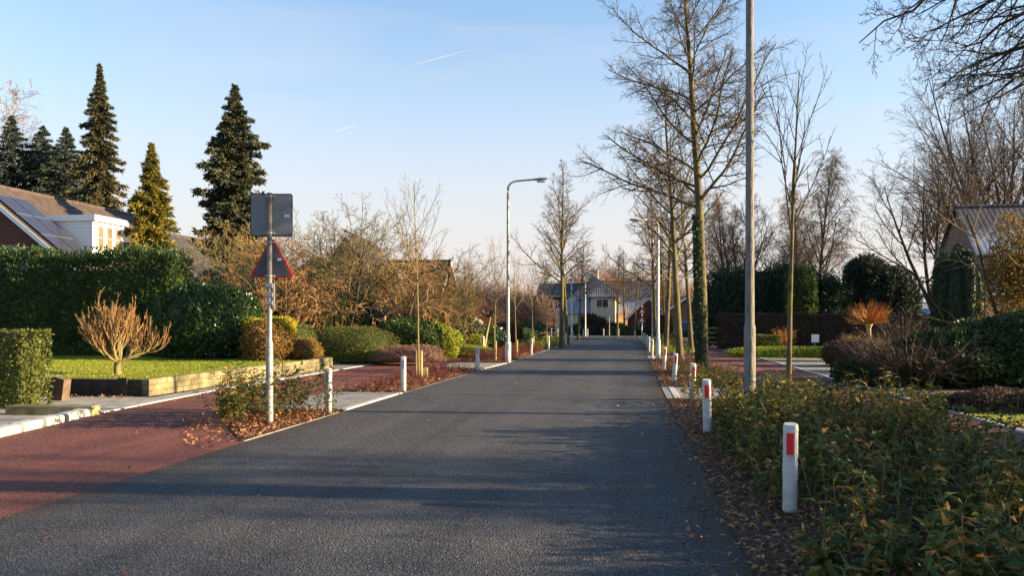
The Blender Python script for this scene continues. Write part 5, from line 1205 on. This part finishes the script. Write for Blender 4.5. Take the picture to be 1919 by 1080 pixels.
# overhanging tree, top right: trunk stands outside the frame
r = rg(160)
trunkx, trunky = 8.9, 7.4
tr, cr = MB(), MB()
P, Rd, Ds = grow(r, np.array([[0, 0, -.1]]), np.array([[0, 0, 1.0]]), np.array([13.0]), np.array([.3]), 14, .02, 0, .2); tr.tubes(P, Rd, 12)
def target(px, py, d): x, y = W(px, d); return np.array([x - trunkx, y - trunky, ZP(py, d)])
limbs = [((1900, -120, 11.5), (1610, 80, 11.2)), ((1990, -60, 10.5), (1742, 60, 10.8)), ((1960, 40, 11.5), (1760, 165, 12)), ((2050, 0, 9.5), (1800, 90, 9.8)), ((1930, -220, 11.5), (1780, -40, 11.5)), ((1990, 90, 10), (1850, 200, 10.5))]
SS, LLp = [], []
for (ma, mb_) in limbs:
    A = np.array([0, 0, 3.6 + r.random() * 1.5]); Bm = target(*ma); C = target(*mb_)
    ts = np.linspace(0, 1, 15)[:, None]; Pq = (1 - ts) ** 2 * A + 2 * (1 - ts) * ts * (Bm * 1.0 + np.array([0, 0, .5])) + ts ** 2 * C
    Pq[1:-1] += r.normal(size=(13, 3)) * .05; SS.append(Pq)
P = np.stack(SS); Rd = np.tile(np.linspace(.085, .008, 15), (len(P), 1)); tr.tubes(P, Rd, 7)
Ds = nrm(np.gradient(P, axis=1)); L = np.full(len(P), 5.5)
for K, t0, a0, l0, l1, ns, wob, trp, sd in ((13, .35, 40, .34, .12, 8, .12, -.02, 5), (6, .1, 42, .5, .25, 6, .16, .0, 4), (4, .15, 42, .5, .3, 5, .2, .03, 3), (2, .2, 45, .5, .4, 3, .2, .04, 3)):
    S, D, L, R0 = spawn(r, P, Rd, Ds, L, K, t0, .98, R(a0), R(a0), l0, l1, .55, .2, .0045)
    P, Rd, Ds = grow(r, S, D, L, R0, ns, wob, trp, .35); cr.tubes(P, Rd, sd)
S, D, L, R0 = spawn(r, *grow(r, np.array([[0, 0, 5.0]]), np.array([[0, 0, 1.0]]), np.array([8.0]), np.array([.2]), 8, .02, 0, .2), np.array([8.0]), 16, .05, .98, R(60), R(30), .5, .2, .5, 0)
P, Rd, Ds = grow(r, S, D, L, R0, 8, .08, .01, .2); ok = (P[:, -1, 0] > -.5); P, Rd, Ds, L = P[ok], Rd[ok], Ds[ok], L[ok]; tr.tubes(P, Rd, 6)
S, D, L, R0 = spawn(r, P, Rd, Ds, L, 9, .2, .95, .8, .6, .5, .25, .5); P, Rd, Ds = grow(r, S, D, L, R0, 6, .12, 0, .3); cr.tubes(P, Rd, 4)
S, D, L, R0 = spawn(r, P, Rd, Ds, L, 8, .2, .95, .8, .6, .5, .25, .5); P, Rd, Ds = grow(r, S, D, L, R0, 5, .12, 0, .3); cr.tubes(P, Rd, 3)
plant('overhanging_tree', 'bare tree whose dark branches hang into the top right corner', 'tree', (trunkx, trunky), tr, cr, M['bark_dark'], M['bark_dark'])

# --- the off-frame gardens on the right that shade the road
mb = MB(); hedge(mb, rg(170), 12000, 17.0, 1.2, 1.9, .14, .06, .4, .2, .7); single(mb, 'garden_hedge', M['laurel'], 'garden hedge continuing beyond the right edge of the picture', 'hedge', (9.8, 3.4, 0), R(90))
mb = MB()
for k in range(6): blob(mb, rg(171 + k), 2200, (1.3, 1.1, .9 + .4 * (k % 3)), .12, .05, (k * 2.2, (k % 2) * .6, .7 + .3 * (k % 3)), .25)
single(mb, 'garden_bush', M['rhodo'], 'row of garden bushes out of view on the right', 'bush', (12.5, -4, 0), R(80))
for i, (x, y, s) in enumerate(((14, 2, .5), (17, 8.5, .45), (26, 5, .6))):
    dup(v1, (x, y, 0), i * 1.7, 'bare garden tree beyond the right edge, number %d towards the road end' % (i + 1) if False else 'bare garden tree standing out of view beyond the right edge of the picture', 'unseen bare trees beyond the right edge', s * 1.1)

# ================================================================== BEDS, LITTER
def bedshrubs(rng, pts, hmin, hmax, nodes, ln, wd, hi, mat='bed', stemm='twig_warm', name='shrub_bed', lb=None, kind='stuff', cat=None, hfn=None, per=2, up=.25, loc=(0, 0, 0), tb=0):
    if len(pts) > 120:
        cl = lump(np.concatenate([pts, np.zeros((len(pts), 1))], 1), 77, 1.3); pts = pts[rng.random(len(pts)) < np.clip(.75 + 1.3 * cl, .25, 1)]
    n = len(pts); H = rng.uniform(hmin, hmax, n) * (1 + .5 * lump(np.concatenate([pts, np.zeros((n, 1))], 1), 78, 1.0)) * (hfn(pts) if hfn is not None else 1)
    S = np.concatenate([pts, np.full((n, 1), .01)], 1); D = np.concatenate([rng.normal(0, .28, (n, 2)), np.ones((n, 1))], 1)
    P, Rd, Ds = grow(rng, S, D, H, np.full(n, .0045 if hi else .006), 6, .1, .03, .5)
    st = MB(); st.tubes(P, Rd, 3)
    k = nodes; t = .22 + .78 * (np.arange(k)[None] + rng.random((n, k)) * .6) / k; x = t * 6; i = np.minimum(x.astype(int), 5); f = (x - i)[..., None]; b = np.arange(n)[:, None]
    Q = P[b, i] * (1 - f) + P[b, i + 1] * f; az = rng.random((n, 1)) * 6.28 + np.arange(k)[None] * 1.57
    lv = MB()
    for q in range(per):
        a = az + q * math.pi + rng.normal(0, .35, az.shape); e = rng.normal(up, .4, az.shape)
        T = np.stack([np.cos(a) * np.cos(e), np.sin(a) * np.cos(e), np.sin(e)], -1).reshape(-1, 3); m = len(T)
        N = nrm(np.array([0, 0, 1.0]) + rng.normal(size=(m, 3)) * .35)
        tt = np.clip(np.repeat(rng.normal(.38, .14, n), k) + rng.normal(0, .16, m) + (rng.random(m) < .14) * .5, 0, 1)
        leaves(lv, rng, Q.reshape(-1, 3), T, N, ln * rng.uniform(.6, 1.25, m), wd * rng.uniform(.7, 1.2, m), .35, hi, tt)
    o = lv.build(name, M[mat], loc=loc); s = st.build('stems', M[stemm], o); tag(o, lb, cat, kind=kind); return o
r = rg(200)
A = inpoly(r, [(1.12, 2.6), (3.9, 2.6), (4.0, 8), (3.3, 11), (1.12, 11)], 1250)
A = A[~((np.abs(A[:, 0] - W(1480, 6.2)[0] + .05) < .13) & (A[:, 1] > 5.6) & (A[:, 1] < 6.5))]
dens = lambda p: np.clip(.62 + .45 * (p[:, 1] - 3) / 5, .55, 1.05) * np.clip(.5 + (p[:, 0] - 1.1) * .9, .5, 1)
bedshrubs(r, A, .36, .78, 8, .105, .047, True, hfn=dens, lb='dense leafy evergreen bed shrubs beside the road on the right')
A = inpoly(r, [(1.2, 11), (3.3, 11), (2.95, 15.6), (1.15, 15.6)], 460); bedshrubs(r, A, .4, .75, 8, .1, .045, False, lb='leafy evergreen shrubs before the small paved crossing')
A = inpoly(r, [(1.2, 18.4), (2.95, 18.4), (2.95, 23), (1.2, 23)], 160); bedshrubs(r, A, .3, .6, 6, .08, .035, False, lb='leafy shrubs beyond the small paved crossing')
A = inpoly(r, [(1.1, 22), (2.9, 22), (2.9, 31.8), (1.1, 31.8)], 420); bedshrubs(r, A, .2, .42, 6, .05, .02, False, 'redstem', 'twig_red', lb='low reddish stems in the right verge around the tree trunks')
A = inpoly(r, [(1.15, 35.2), (3.0, 35.2), (3.1, 60), (1.2, 60)], 900); bedshrubs(r, A, .3, .6, 6, .09, .05, False, 'lime', 'twig_olive', lb='bright green leafy verge planting far down on the right')
A = inpoly(r, [(-6.5, 16.1), (-5.1, 16.1), (-4.9, 24.5), (-6.5, 24.8)], 560); bedshrubs(r, A, .14, .4, 6, .055, .02, False, 'redstem', 'twig_red', lb='low reddish brown plants in the left median')
A = inpoly(r, [(-6.5, 28.2), (-4.75, 28.2), (-4.6, 41), (-6.3, 41)], 1000); bedshrubs(r, A, .25, .55, 7, .06, .024, False, 'redstem', 'twig_red', lb='taller red brown plants in the left median beyond the paved crossing')
A = inpoly(r, [(-6.3, 41), (-4.6, 41), (-4.7, 60), (-6.2, 60)], 700); bedshrubs(r, A, .3, .6, 6, .09, .05, False, 'lime', 'twig_olive', lb='yellow green verge plants at the feet of the far mossy trees')
A = inpoly(r, [(2.6, 4.2), (4.1, 4.2), (4.1, 8.4), (3.3, 11.4), (2.9, 11)], 330); bedshrubs(r, A, .45, .85, 8, .09, .042, False, lb='taller bed shrubs along the right cycle path')
# leafy shrub clumps at the sign and at the first white post
pc = np.concatenate([inpoly(r, [(-6.55, 11.0), (-5.75, 10.2), (-5.3, 10.6), (-5.35, 12.3), (-6.5, 12.2)], 95)])
bedshrubs(r, pc, .45, .85, 9, .11, .05, True, name='leafy_shrub', lb='leafy shrub clump growing around the foot of the road sign pole', kind=None, cat='shrub')
pc = W(603, 12.6) + r.normal(0, .09, (8, 2)); bedshrubs(r, pc, .6, .9, 9, .1, .04, True, name='leafy_shrub', lb='slim leafy shrub leaning on the nearest white post of the left verge', kind=None, cat='shrub')
# leaf litter
def litter(polys, ln, name, lb, hi=False):
    mb = MB()
    for poly, n, z in polys:
        q = inpoly(r, poly, n); P = np.concatenate([q, z + .03 * r.random((n, 1)) ** 2], 1); a = r.random(n) * 6.28
        T = np.stack([np.cos(a), np.sin(a), r.normal(.1, .3, n)], 1); leaves(mb, r, P, T, nrm(np.array([0, 0, 1.0]) + r.normal(size=(n, 3)) * .5), ln * r.uniform(.5, 1.3, n), ln * .42 * r.uniform(.6, 1.2, n), r.uniform(-.3, .5), hi)
    return tag(mb.build(name, M['litter']), lb, kind='stuff')
litter([([(.78, 2.5), (4, 2.5), (4, 8), (3.2, 11), (.82, 11)], 15000, .022), ([(.3, 2.5), (.8, 2.5), (.82, 15), (.66, 15), (.5, 9)], 420, .016), ([(.8, 11), (3.1, 11), (2.95, 15.7), (.82, 15.7)], 4500, .022)], .062, 'leaf_litter', 'brown fallen leaves under the right bed shrubs', True)
litter([([(.8, 18.3), (2.95, 18.3), (3, 32), (.85, 32)], 6000, .022), ([(-6.6, 12.5), (-5.85, 10.35), (-5.08, 9.2), (-5.0, 12.7)], 2600, .022), ([(-7.2, 11.3), (-6, 9.2), (-5.1, 8.4), (-5.1, 9.2), (-5.9, 10.3), (-6.7, 12.4)], 330, .012),
        ([(-6.6, 16), (-4.98, 16), (-4.8, 24.6), (-6.6, 25)], 7500, .022), ([(-6.5, 28.2), (-4.65, 28.2), (-4.5, 41), (-6.4, 41)], 4000, .022), ([(-12, 14.45), (-10.1, 14.45), (-10.1, 14.7), (-12, 14.7)], 40, .31),
        ([(-20, 14.9), (-10.4, 14.9), (-10.4, 24), (-20, 25)], 420, .33), ([(-14, 13.9), (-10.2, 14.0), (-10.2, 14.25), (-14, 14.2)], 260, .02), ([(-12.4, 11.9), (-11.2, 11.9), (-11, 12.6), (-12.4, 12.6)], 300, .02), ([(5.6, 11), (13, 11), (13, 14), (8, 13.2), (5.6, 13)], 5200, .02), ([(-8.2, 4), (-5, 4), (RR, 4), (RR, 30), (-9, 30), (-9, 12)], 150, .02)], .07, 'leaf_litter', 'brown fallen leaves on the verges')
# contrails far up
def trail(pa, pb, d, w_, label):
    a = W(pa[0], d); b = W(pb[0], d); za, zb_ = ZP(pa[1], d), ZP(pb[1], d); mb = MB()
    t = np.linspace(0, 1, 9)[:, None]; P = np.array([[0, 0, 0]]) * (1 - t) + t * np.array([[b[0] - a[0], b[1] - a[1], zb_ - za]])
    mb.tube(P, np.array([.1, .4, .6, .7, .8, .6, .5, .3, .1]) * w_, 8)
    return single(mb, 'contrail', M['contrail'], label, 'contrail', (a[0], a[1], za))
trail((765, 123), (884, 92), 4000, 2.2, 'longer thin white vapour trail high in the middle of the sky')
trail((622, 248), (667, 233), 4000, 2.0, 'shorter faint vapour trail lower left in the sky')
